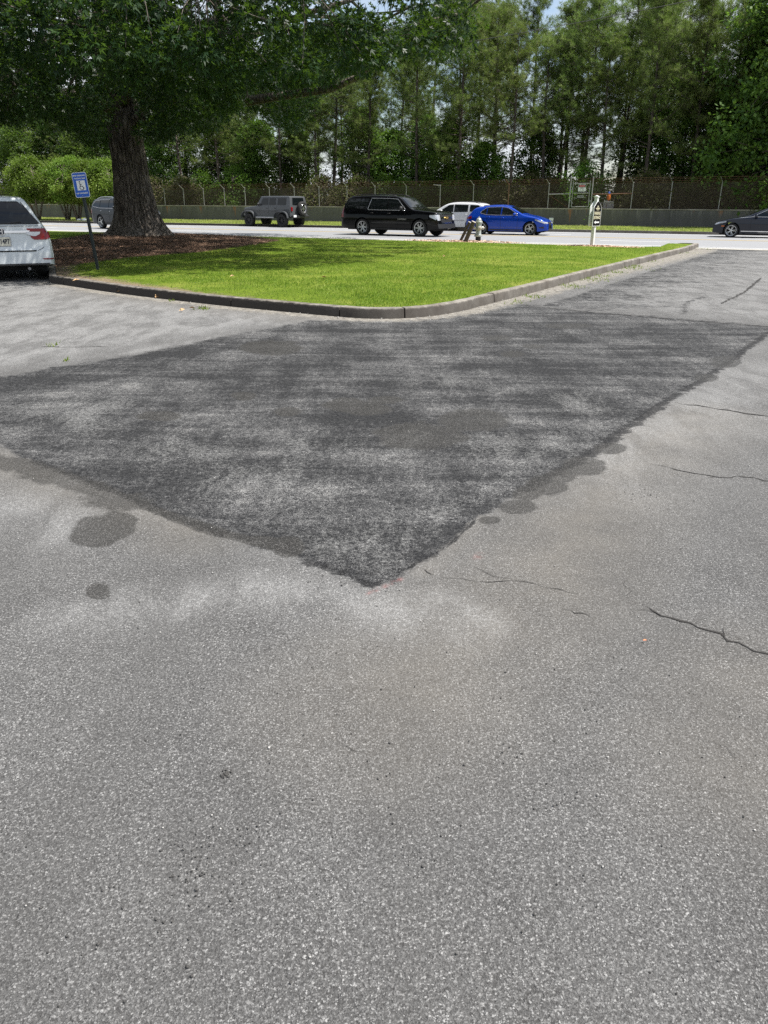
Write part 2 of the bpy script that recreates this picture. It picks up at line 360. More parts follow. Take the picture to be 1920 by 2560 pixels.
M_needle = leaf_mat('pine_needles', [(.05, .080, .028), (.125, .168, .05), (.29, .33, .11)], .32, .6, cs=1.1)
M_broad = leaf_mat('broadleaf_leaves', [(.04, .09, .016), (.075, .15, .024), (.14, .22, .045)], .35, .5)
M_wood_leaf = leaf_mat('woodland_leaves', [(.035, .075, .02), (.08, .14, .03), (.17, .25, .05)], .38, .55, cs=1.0)
M_crepe = leaf_mat('hedge_tree_leaves', [(.08, .13, .02), (.13, .20, .03), (.22, .27, .05)], .35, .5)
M_scrub = leaf_mat('scrub_leaves', [(.04, .045, .02), (.095, .085, .045), (.20, .165, .10)], .25, .7, cs=1.2)
M_blade = leaf_mat('grass_blades', [(.10, .17, .018), (.19, .28, .03), (.36, .40, .09)], .4, .6, cs=1.5)
M_vergeblade = leaf_mat('verge_blades', [(.18, .19, .06), (.30, .30, .11), (.45, .42, .20)], .4, .6, cs=1.5)
def bark_mat(name, a, b, sc=4, st=1.0):
    t = NT(name); p = t.pos(True); wp = t.n('ShaderNodeTexNoise'); t.put(wp.inputs['Vector'], p); wp.inputs['Scale'].default_value = sc * 1.3; wp.inputs['Detail'].default_value = 5
    ws = t.n('ShaderNodeVectorMath', operation='SCALE'); t.put(ws.inputs[0], wp.outputs['Color']); ws.inputs['Scale'].default_value = .45 / sc; wa = t.n('ShaderNodeVectorMath', operation='ADD'); t.put(wa.inputs[0], p); t.put(wa.inputs[1], ws.outputs[0])
    q = t.mapv(wa.outputs[0], (1, 1, .30))
    v = t.vor(q, sc * 3.2, 'DISTANCE_TO_EDGE'); n1 = t.noise(q, sc * 2.5, 7, .7)
    c = t.mix(t.ramp(n1, [(.3, 0), (.7, 1)]), a, b); c = t.mix(t.ramp(v, [(0, .8), (.12, 0)]), c, tuple(x * .3 for x in a))
    h = t.math('ADD', t.ramp(v, [(0, 0), (.25, 1)]), n1)
    return t.done(t.bsdf(c, .95, 0, t.bump(h, st, .05)))
M_oakbark = bark_mat('oak_bark', (.085, .070, .058), (.26, .225, .19), 2.2)
M_pinebark = bark_mat('pine_bark', (.055, .042, .036), (.17, .135, .115), 2)
M_greybark = bark_mat('grey_bark', (.16, .13, .10), (.32, .27, .22), 5, .5)
def car_paint(name, col, rough=.22, metal=.0, coat=1.0):
    t = NT(name); p = t.pos(True); sx = t.n('ShaderNodeSeparateXYZ'); t.put(sx.inputs[0], p)
    dust = t.math('MULTIPLY', t.ramp(t.noise(p, 3, 5), [(.4, 0), (.8, .5)]), t.ramp(sx.outputs[2], [(.2, .12), (.7, .0)]))
    c = t.mix(dust, col, (.2, .18, .15))
    return t.done(t.bsdf(c, rough, metal, **{'Coat Weight': coat * .6, 'Coat Roughness': .04, 'Specular IOR Level': .15}))
P_black = car_paint('black_paint', (.003, .003, .004), .15, 0, .35)
P_blue = car_paint('blue_paint', (.003, .045, .36), .25, .3)
P_jeep = car_paint('grey_paint', (.075, .08, .085), .35)
P_steel = car_paint('steel_grey_paint', (.030, .036, .045), .3, .0, .3)
P_white = car_paint('white_paint', (.60, .64, .66), .25)
P_silver = car_paint('pale_paint', (.62, .63, .64), .25)
P_dark = car_paint('dark_blue_grey_paint', (.010, .013, .022), .2, .2)
M_glass = NT('tinted_glass'); M_glass = M_glass.done(M_glass.bsdf((.006, .008, .009), .02, 0, **{'Specular IOR Level': .4}))
M_tyre = simple('tyre_rubber', (.016, .016, .016), .85, 0, .3, 20)
M_black = simple('black_plastic', (.016, .016, .017), .5, 0, .2)
M_under = simple('underbody', (.006, .006, .006), .9)
M_chrome = simple('chrome_trim', (.75, .76, .78), .12, 1)
M_alloy = simple('alloy_rim', (.48, .49, .5), .28, .9)
M_dkalloy = simple('dark_rim', (.03, .03, .032), .4, .5)
M_red = simple('red_lamp_lens', (.20, .004, .008), .12, 0, .25, 30)
M_lens = simple('clear_lamp_lens', (.55, .57, .6), .08, .4, .35, 30)
M_gold = simple('gold_badge', (.62, .42, .12), .3, .8)
M_galv = simple('galvanised_steel', (.34, .34, .33), .5, .6, .25, 3)
M_rust = simple('rusty_pipe', (.17, .09, .055), .8, .1, .4, 5)
M_signpost = simple('dark_green_steel_post', (.035, .045, .045), .5, .3, .2, 12)
M_signblue = simple('blue_sign_face', (.008, .10, .50), .35, 0, .06, 9)
M_signwhite = simple('white_sign_paint', (.78, .79, .80), .4, 0, .05, 9)
M_signback = simple('sign_edge_metal', (.35, .35, .36), .5, .5)
M_navy = simple('dark_symbol', (.012, .02, .035), .5)
M_postwhite = simple('white_painted_wood', (.66, .68, .67), .55, 0, .1, 12)
M_signblack = simple('black_sign_board', (.006, .006, .006), .9, **{'Specular IOR Level': .1})
M_cream = simple('cream_lettering', (.75, .70, .50), .6)
M_hyd = simple('silver_hydrant_paint', (.40, .42, .40), .45, .35, .2, 14)
M_hydblack = simple('black_hydrant_base', (.02, .02, .02), .7)
M_wood = simple('weathered_timber', (.085, .068, .050), .9, 0, .45, 12)
M_woodend = simple('cut_timber_end', (.55, .5, .44), .9, 0, .2, 30)
M_orange = simple('orange_plastic', (.60, .15, .02), .5)
M_bluep = simple('blue_lamp', (.05, .12, .5), .3)
M_cab = simple('grey_cabinet', (.30, .30, .30), .6, 0, .2, 4)
M_line = simple('road_paint_white', (.88, .88, .86), .7, 0, .12, 2)
M_yel = simple('road_paint_yellow', (.62, .45, .14), .7, 0, .15, 2)
M_crack = simple('crack_filler', (.022, .02, .018), .9, 0, .3, 30)
M_peb = simple('gravel_stone', (.06, .058, .055), .9, 0, .6, 40)
M_pebl = simple('pale_gravel_stone', (.42, .41, .39), .9, 0, .3, 40)
M_deadleaf = simple('dry_leaf', (.45, .30, .16), .9, 0, .4, 9)
M_cable = simple('cable_black', (.02, .02, .02), .7)

# ------------------------------------------------------------------ setting: lines surveyed from the photograph
N0, N1 = W(150, 577), W(1850, 623)              # near edge of the road
E0, E1 = W(120, 557), W(1700, 585.5)            # far edge
A0, A1 = W(400, 551.5), W(1780, 574)            # foot of the wall
def on_line(P, Q, px):
    """point of the ground line P-Q seen in photo column px"""
    k = (px - 960) / 2080.0
    d = Q - P
    t = (k * P.y - P.x) / (d.x - k * d.y)
    return P + d * t
rd = (N1 - N0).normalized(); rn = Vector((-rd.y, rd.x, 0))
wd = (A1 - A0).normalized(); wn = Vector((-wd.y, wd.x, 0))
def ext(P, Q, a, b): d = (Q - P).normalized(); return P - d * a, Q + d * b

# ground sheet reaching the horizon
g = MB(); g.add([(-600, -60, -.06), (600, -60, -.06), (600, 900, -.06), (-600, 900, -.06)], [(0, 1, 2, 3)])
tag(g.build('ground', M_forest_floor), kind='structure')

# parking lot surface (finely divided, carries surveyed wear, stains and the patch)
def polyd(P, poly, closed=True):
    """unsigned distance of points P (N,2) to a polyline"""
    poly = np.asarray(poly, float); Q = np.roll(poly, -1, 0) if closed else poly[1:]
    A = poly if closed else poly[:-1]
    d = np.full(len(P), 1e9)
    for a, b in zip(A, Q):
        ab = b - a; t = np.clip(((P - a) @ ab) / max(ab @ ab, 1e-9), 0, 1)
        d = np.minimum(d, np.hypot(*(P - a - t[:, None] * ab).T))
    return d
def inside(P, poly):
    poly = np.asarray(poly, float); x, y = P[:, 0], P[:, 1]; c = np.zeros(len(P), bool)
    for (x0, y0), (x1, y1) in zip(poly, np.roll(poly, -1, 0)):
        if y0 == y1: continue
        k = ((y0 > y) != (y1 > y)) & (x < (x1 - x0) * (y - y0) / (y1 - y0) + x0); c ^= k
    return c
def wpoly(pts): return [tuple(W(*p)[:2]) for p in pts]
kerb_px = [(90, 705), (145, 710), (289, 733), (434, 750.5), (579, 767), (723, 780.5), (845, 792), (905, 796.5), (960, 797.5), (1020, 796), (1076, 791), (1125, 784), (1162, 776.5), (1235, 757), (1307, 739), (1423, 707), (1539, 675), (1654, 646), (1730, 626)]
KERB = [(-13.6, 24.6), (-10.6, 23.4), (-9.5, 22.6), (-9.0, 21.6), (-7.05, 16.75), (-6.95, 16.55)] + wpoly(kerb_px)[1:]
KERB += [tuple(W(1744, 619)[:2]), (12.25, 31.75), (11.9, 32.05), (11.2, 32.3)]
patch_px = [(-60, 950), (0, 943), (162, 915), (324, 889), (480, 860), (579, 837), (694, 817), (770, 801), (960, 803), (1100, 796), (1307, 762), (1510, 782), (1735, 800), (1920, 816), (1990, 822), (1920, 831), (1845, 889), (1770, 941), (1672, 999), (1625, 1028), (1568, 1069),
            (1452, 1150), (1301, 1225), (1191, 1300), (1122, 1364), (1035, 1413), (985, 1450), (930, 1466), (868, 1445), (764, 1399), (689, 1376), (550, 1335), (417, 1283), (347, 1254), (249, 1214), (75, 1150), (0, 1112), (-60, 1080)]
PATCH = wpoly(patch_px)
na, nr = 560, 430
ang = np.linspace(R(-62), R(62), na); rad = .55 * (46 / .55) ** np.linspace(0, 1, nr)
AA, RR = np.meshgrid(ang, rad)
LP = np.stack([(RR * np.sin(AA)).ravel(), (RR * np.cos(AA)).ravel()], 1)
near_edge_y = lambda X: N0.y + (N1.y - N0.y) * (X - N0.x) / (N1.x - N0.x)
lim = near_edge_y(LP[:, 0]) - .25; over = LP[:, 1] > lim; LP[over, 1] = lim[over]
pp = proj(np.c_[LP, np.zeros(len(LP))])
sd = polyd(LP, PATCH); sd = np.where(inside(LP, PATCH), sd, -sd)
ul_line = wpoly([(-60, 950), (162, 915), (480, 860), (770, 801)]); ur_line = wpoly([(1307, 762), (1510, 782), (1735, 800), (1990, 822)])
sd = np.where((polyd(LP, ul_line, False) < 1.2) & (np.abs(sd) < 1.2), sd * .42, sd); sd = np.where((polyd(LP, ur_line, False) < 2.0) & (np.abs(sd) < 2.0), sd * .22, sd)
def blob(cx, cy, rx, ry, soft=1.0):
    d = np.hypot((pp[:, 0] - cx) / rx, (pp[:, 1] - cy) / ry); return np.clip(1.0 - .5 * d ** (2 / soft), 0, 1) 
def trail(pts, wpx):
    """soft band along a surveyed line, half width in metres"""
    d = polyd(LP, wpoly(pts), False); return np.clip(1 - .5 * (d / wpx), 0, 1)
stain = np.zeros(len(LP))
for b in [(262, 1322, 80, 36), (240, 1345, 60, 26), (300, 1300, 50, 22), (245, 1478, 36, 24), (720, 1366, 42, 26), (650, 1352, 50, 15), (1300, 1267, 50, 18), (1365, 1215, 58, 28), (1320, 1235, 40, 18), (1460, 1166, 62, 24), (1400, 1190, 40, 18), (1525, 1120, 40, 15),
          (1222, 1301, 30, 10), (1815, 905, 42, 16), (1765, 945, 30, 10), (400, 1040, 60, 14), (865, 1012, 66, 18), (920, 1024, 60, 15), (960, 1000, 50, 10), (720, 1030, 36, 12), (610, 990, 32, 11), (1280, 885, 32, 9), (1335, 866, 30, 6), (1420, 815, 65, 7), (1240, 845, 42, 8), (680, 870, 80, 20), (1180, 1050, 90, 30),
          (1050, 1090, 120, 35), (60, 2430, 45, 60), (20, 2380, 40, 60)][:-2]:
    stain = np.maximum(stain, blob(*b) * .98)
stain = np.maximum(stain, trail([(330, 1255), (450, 1298), (560, 1335), (690, 1366)], .05))
stain = np.maximum(stain, .8 * trail([(-40, 1150), (60, 1165), (200, 1215), (330, 1262)], .16))
stain = stain * 1.0
tar = np.maximum.reduce([trail([(80, 1152), (249, 1214), (417, 1283), (550, 1335)], .06), .96 * trail([(760, 1402), (868, 1440), (930, 1462)], .05), trail([(930, 1463), (1035, 1413)], .018), trail([(1035, 1411), (1122, 1364), (1191, 1300)], .018),
    trail([(1301, 1225), (1452, 1150), (1568, 1069), (1672, 999)], .09), trail([(1672, 999), (1770, 941), (1845, 889), (1920, 831)], .08), .8 * trail([(1706, 785), (1718, 756), (1770, 739)], .14), .62 * trail([(480, 861), (579, 838), (694, 818)], .06)])
pale = np.zeros(len(LP))
UL = wpoly([(-400, 720), (90, 705), (289, 735), (579, 769), (800, 790), (770, 800), (694, 817), (480, 860), (162, 915), (-400, 990)])
UR = wpoly([(1307, 760), (1510, 780), (1735, 798), (2400, 850), (2400, 640), (1750, 622), (1539, 677)])
pale = np.maximum(pale, np.where(inside(LP, UL), np.clip(polyd(LP, UL) / .8, 0, 1), 0))
pale = np.maximum(pale, .72 * np.where(inside(LP, UR), np.clip(polyd(LP, UR) / 1.2, 0, 1), 0))
for pts, wd_, a in [([(200, 1545), (420, 1510), (640, 1475), (860, 1500), (1120, 1560)], .14, .95), ([(960, 1110), (1080, 1060), (1200, 1010), (1260, 980)], .05, 1), ([(380, 1130), (600, 1140), (780, 1240), (900, 1330)], .35, .8), ([(980, 1360), (1100, 1290), (1240, 1200), (1400, 1090)], .14, .9),
                   ([(960, 1150), (1100, 1060), (1300, 960)], .06, .9), ([(880, 1060), (1000, 990), (1260, 975)], .05, .8), ([(150, 1200), (300, 1235), (420, 1280)], .08, .9), ([(640, 806), (900, 806), (1120, 800)], .25, 1.0), ([(700, 960), (900, 920), (1200, 880)], .3, .55), ([(1100, 820), (1500, 850), (1800, 860)], .5, .5),
                   ([(1480, 1160), (1700, 1040), (1920, 930)], .5, .75), ([(1100, 1500), (1180, 1530), (1200, 1560)], .08, 1), ([(0, 1260), (140, 1290), (160, 1340)], .16, .8), ([(160, 900), (324, 880), (480, 853), (579, 832)], .10, 1), ([(60, 1010), (150, 1040), (240, 1100)], .25, .7)]:
    pale = np.maximum(pale, a * trail(pts, wd_))
pale = np.maximum(pale, 1.5 * blob(60, 728, 100, 13)); pale = np.maximum(pale, 1.4 * blob(20, 735, 60, 10))
brown = np.zeros(len(LP))
for pts, wd_, a in [([(1750, 1040), (1560, 1160), (1450, 1300), (1340, 1470), (1200, 1600), (980, 1750)], .33, 1), ([(-60, 1140), (100, 1190), (300, 1240), (480, 1320)], .22, 1), ([(1920, 1700), (1850, 1900)], .3, .7), ([(1180, 1290), (1060, 1420)], .1, .9), ([(960, 800), (800, 800), (500, 770), (200, 728)], .4, .7)]:
    brown = np.maximum(brown, a * trail(pts, wd_))
for b_ in [(900, 1340, 150, 75), (960, 1400, 70, 40), (620, 1190, 160, 60), (230, 1040, 170, 50), (430, 1130, 120, 45), (1230, 1120, 130, 50), (1450, 1010, 120, 40), (1120, 960, 120, 25), (800, 1110, 120, 30)]: pale = np.maximum(pale, .95 * blob(*b_))
for b_ in [(1150, 1020, 170, 45), (860, 1010, 100, 26), (760, 940, 140, 20), (1300, 930, 130, 24), (560, 900, 150, 22), (350, 1040, 90, 18), (1500, 880, 120, 22)]: pale = pale * (1 - .9 * blob(*b_))
red = np.maximum.reduce([1.1 * trail([(915, 1484), (955, 1468), (1010, 1445)], .012), .8 * blob(1195, 1390, 20, 9), .6 * blob(1060, 1495, 12, 6)]); red = np.clip(red * 1.6 - .8, 0, 1) * .55
kd = polyd(LP, KERB[4:], False)
gutter = np.clip(1.0 - .5 * kd / .34, 0, 1)
x_right = LP[:, 0] > 1.2
gutter = np.where(x_right, np.clip(1 - .5 * kd / (.30 + .045 * np.clip(LP[:, 0], 0, 12)), 0, 1), gutter * .9)
idx = np.arange(na * nr).reshape(nr, na)
LF = np.stack([idx[:-1, :-1].ravel(), idx[:-1, 1:].ravel(), idx[1:, 1:].ravel(), idx[1:, :-1].ravel()], 1)
# gentle unevenness of the pavement, and the patch standing a little proud
hz = .010 * np.sin(LP[:, 0] * .9 + 1) * np.sin(LP[:, 1] * .7) + .012 * np.clip(sd / .05 + .5, 0, 1) * (LP[:, 1] < 9)
hz = np.zeros(len(LP))
kd2 = polyd(LP, KERB[4:], False); inUR = inside(LP, UR)
patch_v = np.clip(.5 + sd / 1.2, 0, 1)
patch_v = np.maximum(patch_v, np.where(inUR, .515 - .016 * np.clip(kd2 - .8, 0, 20) - np.clip(.9 - kd2, 0, 1) * .3, 0))
tag(mk('parking_lot', np.c_[LP, hz], LF, M_lot, smooth=True, attrs=dict(patch=patch_v, stain=stain, tar=np.clip(tar, 0, 1), pale=np.clip(pale, 0, 1), brown=brown, red=red, gutter=gutter)), kind='structure')
# pavement around and behind the camera, off the sides
g = MB()
g.add([(-70, -50, -.02), (70, -50, -.02), (70, 2.2, -.02), (-70, 66, -.02)], [(0, 1, 2, 3)])
tag(g.build('outer_parking_lot', M_lot), kind='structure')

# cracks and the seam: thin dark fillets a few mm above the surface
def crack(mb, pts, w0, seed, jag=.02):
    r_ = random.Random(seed); P = [W(*p) for p in pts]; out = []
    for a, b in zip(P[:-1], P[1:]):
        n_ = max(3, int((b - a).length / .05)); t_ = (b - a).normalized(); nn = Vector((-t_.y, t_.x, 0))
        for i in range(n_): out.append(a.lerp(b, i / n_) + nn * r_.uniform(-jag, jag) * (.5 + .5 * min(1, a.y / 4)))
    out.append(P[-1]); V = []; n_ = len(out)
    for i, p in enumerate(out):
        t_ = (out[min(i + 1, n_ - 1)] - out[max(i - 1, 0)]).normalized(); nn = Vector((-t_.y, t_.x, 0))
        ww = w0 * r_.uniform(.25, 1.2) * min(1, (i + .3) / 4, (n_ - i) / 4)
        h = .003
        o_ = nn * ww * r_.uniform(-.6, .6); V += [p + o_ + nn * ww + Vector((0, 0, h)), p + o_ - nn * ww + Vector((0, 0, h))]
    mb.add(V, [(2 * i, 2 * i + 1, 2 * i + 3, 2 * i + 2) for i in range(n_ - 1)])
    if w0 < .02 and n_ > 12:                                      # short side branches and crumbs
        for _ in range(n_ // 9):
            i = r_.randrange(2, n_ - 3); p = out[i]; a = r_.uniform(0, 6.28); q = p; V = []; m_ = r_.randrange(3, 7)
            for k_ in range(m_):
                a += r_.uniform(-.6, .6); nn = Vector((-math.sin(a), math.cos(a), 0)) * w0 * .35 * (1 - k_ / m_)
                V += [q + nn + Vector((0, 0, .0045)), q - nn + Vector((0, 0, .0045))]; q = q + Vector((math.cos(a), math.sin(a), 0)) * r_.uniform(.015, .05)
            mb.add(V, [(2 * i_, 2 * i_ + 1, 2 * i_ + 3, 2 * i_ + 2) for i_ in range(m_ - 1)])
ck = MB()
for i, (pts, w0) in enumerate([([(1602, 1514), (1654, 1538), (1724, 1561), (1787, 1581), (1822, 1601), (1886, 1627), (1990, 1665)], .007), ([(1631, 1161), (1712, 1179), (1782, 1192), (1863, 1193), (1960, 1207)], .008),
        ([(1672, 1005), (1741, 1014), (1828, 1028), (1960, 1048)], .012), ([(1047, 1416), (1084, 1439)], .006), ([(1084, 1439), (1191, 1451), (1307, 1457), (1400, 1474), (1446, 1484)], .0025), ([(1180, 1416), (1232, 1445), (1290, 1452)], .0025),
        ([(1310, 764), (1510, 784), (1735, 802), (1960, 820)], .018), ([(1905, 694), (1857, 733), (1800, 760)], .03), ([(399, 1361), (463, 1350), (532, 1332)], .003), ([(1560, 1440), (1580, 1505)], .0018),
        ([(1400, 1520), (1440, 1531), (1480, 1545)], .003), ([(690, 1575), (720, 1600)], .0015), ([(1500, 1690), (1590, 1740), (1680, 1790)], .0012),
        ([(1700, 1830), (1810, 1870), (1890, 1925)], .0012), ([(800, 1850), (860, 1870), (930, 1880)], .0012), ([(250, 1400), (290, 1406)], .002), ([(880, 1150), (880, 1151)], .001), ([(1250, 1850), (1330, 1880)], .001), ([(1840, 2490), (1920, 2530)], .0012),
        ([(80, 865), (150, 868), (300, 866)], .008)]):
    crack(ck, pts, w0, i)
tag(ck.build('pavement_cracks', M_crack), kind='structure')

# the road
R0, R1 = ext(N0, N1, 90, 60); Q0, Q1 = ext(E0, E1, 90, 60)
g = MB(); g.add([R0 + Vector((0, 0, .004)), R1 + Vector((0, 0, .004)), Q1 + Vector((0, 0, .004)), Q0 + Vector((0, 0, .004))], [(0, 1, 2, 3)])
tag(g.build('road', M_road), kind='structure')
def strip(mb, P, Q, off, width, z, n=None):
    n = n or rn; mb.add([P + n * off + Vector((0, 0, z)), Q + n * off + Vector((0, 0, z)), Q + n * (off + width) + Vector((0, 0, z)), P + n * (off + width) + Vector((0, 0, z))], [(0, 1, 2, 3)])
def lane(f): return R0.lerp(Q0, f), R1.lerp(Q1, f)
g = MB(); strip(g, *lane(.04), 0, .13, .009); strip(g, *lane(.93), 0, .15, .009)
for f_ in (.30, .72):
    P, Q = lane(f_); L_ = (Q - P).length; d_ = (Q - P).normalized(); s_ = 3.0
    while s_ < L_: strip(g, P + d_ * s_, P + d_ * (s_ + 3), 0, .14, .009); s_ += 12
tag(g.build('white_lane_markings', M_line), kind='structure')
g = MB(); strip(g, *lane(.52), 0, .12, .009); strip(g, *lane(.52), .28, .12, .009)
tag(g.build('yellow_lane_markings', M_yel), kind='structure')
g = MB(); strip(g, R0, R1, -.62, .60, .012)
tag(g.build('gutter_path', M_gutter), kind='structure')
# far kerb and verge
g = MB()
c0, c1 = Q0 + rn * .02, Q1 + rn * .02; fd = (Q1 - Q0).normalized(); fn = Vector((-fd.y, fd.x, 0))
g.add([c0, c1, c1 + fn * .03 + Vector((0, 0, .15)), c0 + fn * .03 + Vector((0, 0, .15)), c0 + fn * .18 + Vector((0, 0, .15)), c1 + fn * .18 + Vector((0, 0, .15)), c1 + fn * .18, c0 + fn * .18],
      [(0, 1, 2, 3), (3, 2, 5, 4), (4, 5, 6, 7)])
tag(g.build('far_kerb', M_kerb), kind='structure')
B0, B1 = ext(A0, A1, 90, 60)
def grid_between(P0, P1, Q0_, Q1_, nu, nv, z):
    U, V_ = np.meshgrid(np.linspace(0, 1, nu), np.linspace(0, 1, nv))
    P0, P1, Q0_, Q1_ = [np.array(a) for a in (P0, P1, Q0_, Q1_)]
    X = (P0 * (1 - U[..., None]) + P1 * U[..., None]) * (1 - V_[..., None]) + (Q0_ * (1 - U[..., None]) + Q1_ * U[..., None]) * V_[..., None]
    X[..., 2] = z(X[..., 0], X[..., 1], V_)
    ix = np.arange(nu * nv).reshape(nv, nu)
    return X.reshape(-1, 3), np.stack([ix[:-1, :-1].ravel(), ix[:-1, 1:].ravel(), ix[1:, 1:].ravel(), ix[1:, :-1].ravel()], 1)
VV, VF = grid_between(c0 + fn * .18, c1 + fn * .18, B0, B1, 160, 8, lambda x, y, v: .13 + .02 * np.sin(x * 1.3) + 0 * v)
tag(mk('far_verge_ground', VV, VF, M_turf, smooth=True, attrs=dict(bare=np.full(len(VV), .5))), kind='structure')

# ------------------------------------------------------------------ the island: kerb, turf
K = [Vector((x, y, 0)) for x, y in KERB]
def resample(P, step):
    out = [P[0]]
    for a, b in zip(P[:-1], P[1:]):
        n_ = max(1, round((b - a).length / step))
        out += [a.lerp(b, i / n_) for i in range(1, n_ + 1)]
    return out
def smoothpath(P, it=2):
    for _ in range(it):
        Q = [P[0]]
        for a, b in zip(P[:-1], P[1:]): Q += [a.lerp(b, .25), a.lerp(b, .75)]
        P = Q + [P[-1]]
    return P
KP = resample(smoothpath(K, 2), .16)
KN = []
for i in range(len(KP)):
    t_ = (KP[min(i + 1, len(KP) - 1)] - KP[max(i - 1, 0)]).normalized(); KN.append(Vector((-t_.y, t_.x, 0)))   # to the island (left of travel)
KH, KT = .15, .16
acc = 0; cuts = []; joints = [i for i, p in enumerate(KP) if False]
prof = [(0, -.03), (.015, KH - .03), (.024, KH - .008), (.045, KH), (KT, KH), (KT, -.03)]
kb = MB(); seg = []; last_joint = 0
seam_pts = [W(845, 792), W(1235, 757), W(1423, 707), W(579, 767), W(289, 733), W(1600, 660)]
auto_ = [i for i in range(19, len(KP) - 8, 19)]
seam_i = sorted({min(range(len(KP)), key=lambda i: (KP[i] - s_).length) for s_ in seam_pts}); seam_i = sorted(set(seam_i) | {i for i in auto_ if min(abs(i - j) for j in seam_i) > 8})
bounds = [0] + seam_i + [len(KP) - 1]
for a, b in zip(bounds[:-1], bounds[1:]):
    V = []
    r_ = random.Random(a); jz = r_.uniform(-.006, .006)
    for i in range(a, b + 1):
        p = KP[i]; n_ = KN[i]; gap = 0
        t_ = Vector((n_.y, -n_.x, 0))
        if i == a and a: p = p + t_ * .011
        if i == b and b != bounds[-1]: p = p - t_ * .011
        endf = min(1, (len(KP) - 1 - i) / 5 + .15)
        for o_, z_ in prof:
            rr = r_.uniform(-.0025, .0025)
            V.append(p + n_ * (o_ + rr) + Vector((0, 0, (z_ + jz if z_ > 0 else z_) * (endf if z_ > 0 else 1) + rr)))
    m_ = len(prof); k_ = b - a + 1
    F = [(i * m_ + j, i * m_ + j + 1, (i + 1) * m_ + j + 1, (i + 1) * m_ + j) for i in range(k_ - 1) for j in range(m_ - 1)]
    F += [tuple(range(m_)), tuple((k_ - 1) * m_ + j for j in range(m_))[::-1]]
    kb.add(V, F)
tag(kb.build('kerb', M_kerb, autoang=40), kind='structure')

# island outline: inner kerb line, then back along the road
inner = [KP[i] + KN[i] * (KT - .01) for i in range(len(KP))]
re = lambda X: Vector((X, near_edge_y(X) - .60, 0))
ISL = [tuple(p[:2]) for p in inner] + [tuple(re(x)[:2]) for x in (10.6, 5, 0, -8, -16, -26, -40)] + [(-40, 30)]
TREE = Vector((-9.45, 31.5, 0)); HYD = Vector((*W(1195, 602, .05)[:2], 0)); POST = Vector((*W(1480, 614, .06)[:2], 0))
isl_arr = np.array(ISL)
def island_z(P):
    d = polyd(P, isl_arr); dt = np.hypot(P[:, 0] - TREE.x, P[:, 1] - TREE.y)
    z = .125 + .05 * (1 - np.exp(-d / 1.5)) + .20 * np.exp(-(dt / 5.0) ** 2) * (1 - np.exp(-d / 2.0))
    dr = (near_edge_y(P[:, 0]) - .6 - P[:, 1]) * abs(rd.x)
    kk = polyd(P, [tuple(p[:2]) for p in inner], False)
    z = z * np.maximum(np.clip(dr / 6, .06, 1), np.clip(1 - kk / 1.5, 0, 1))
    for c in (HYD, POST): z += .03 * np.exp(-((P[:, 0] - c.x) ** 2 + (P[:, 1] - c.y) ** 2) / .7)
    return z, d
def iz(x, y): return float(island_z(np.array([[x, y]]))[0][0])
MUL = np.array([tuple(W(*p, .2)[:2]) for p in [(-200, 668), (120, 662), (331, 640), (497, 629), (610, 616), (700, 604), (640, 596), (520, 590), (430, 586), (350, 583), (260, 588), (180, 602), (120, 607), (-200, 615)]])
def chipmask(P):
    m = np.zeros(len(P))
    for c, a, b in ((HYD + Vector((-.6, .15, 0)), 2.6, .75), (POST + Vector((.35, -.1, 0)), 1.55, .72)):
        dx = P[:, 0] - c.x; dy = P[:, 1] - c.y; u = dx * rd.x + dy * rd.y; v = dx * rn.x + dy * rn.y
        m = np.maximum(m, 1 - .5 * np.hypot(u / a, v / b))
    return np.clip(m, 0, 1)
def mulmask(P):
    s_ = polyd(P, MUL); s_ = np.where(inside(P, MUL), s_, -s_); return np.clip(.5 + s_ / 1.6, 0, 1)
# triangulate: grid clipped to the outline + exact border
bm = bmesh.new()
fv = [bm.verts.new((x, y, 0)) for x, y in ISL]; bm.faces.new(fv)
xs = np.arange(-40, 13, .45); ys = np.arange(11, 58, .45)
for x in xs: bmesh.ops.bisect_plane(bm, geom=bm.verts[:] + bm.edges[:] + bm.faces[:], plane_co=(x, 0, 0), plane_no=(1, 0, 0))
for y in ys: bmesh.ops.bisect_plane(bm, geom=bm.verts[:] + bm.edges[:] + bm.faces[:], plane_co=(0, y, 0), plane_no=(0, 1, 0))
bmesh.ops.triangulate(bm, faces=bm.faces[:])
P = np.array([v.co[:2] for v in bm.verts]); z_, d_ = island_z(P)
F = [tuple(v.index for v in f.verts) for f in bm.faces]; bm.verts.index_update(); F = [tuple(v.index for v in f.verts) for f in bm.faces]
bm.free()
kd_ = polyd(P, [tuple(p[:2]) for p in inner], False)
bare = np.clip(1.0 - kd_ / 1.1, 0, 1.0) * np.clip(1.15 - (P[:, 0] + 7) / 9, .25, 1)
tag(mk('lawn_ground', np.c_[P, z_], F, M_turf, smooth=True, attrs=dict(bare=bare, mulch=mulmask(P), chips=chipmask(P))), kind='structure')

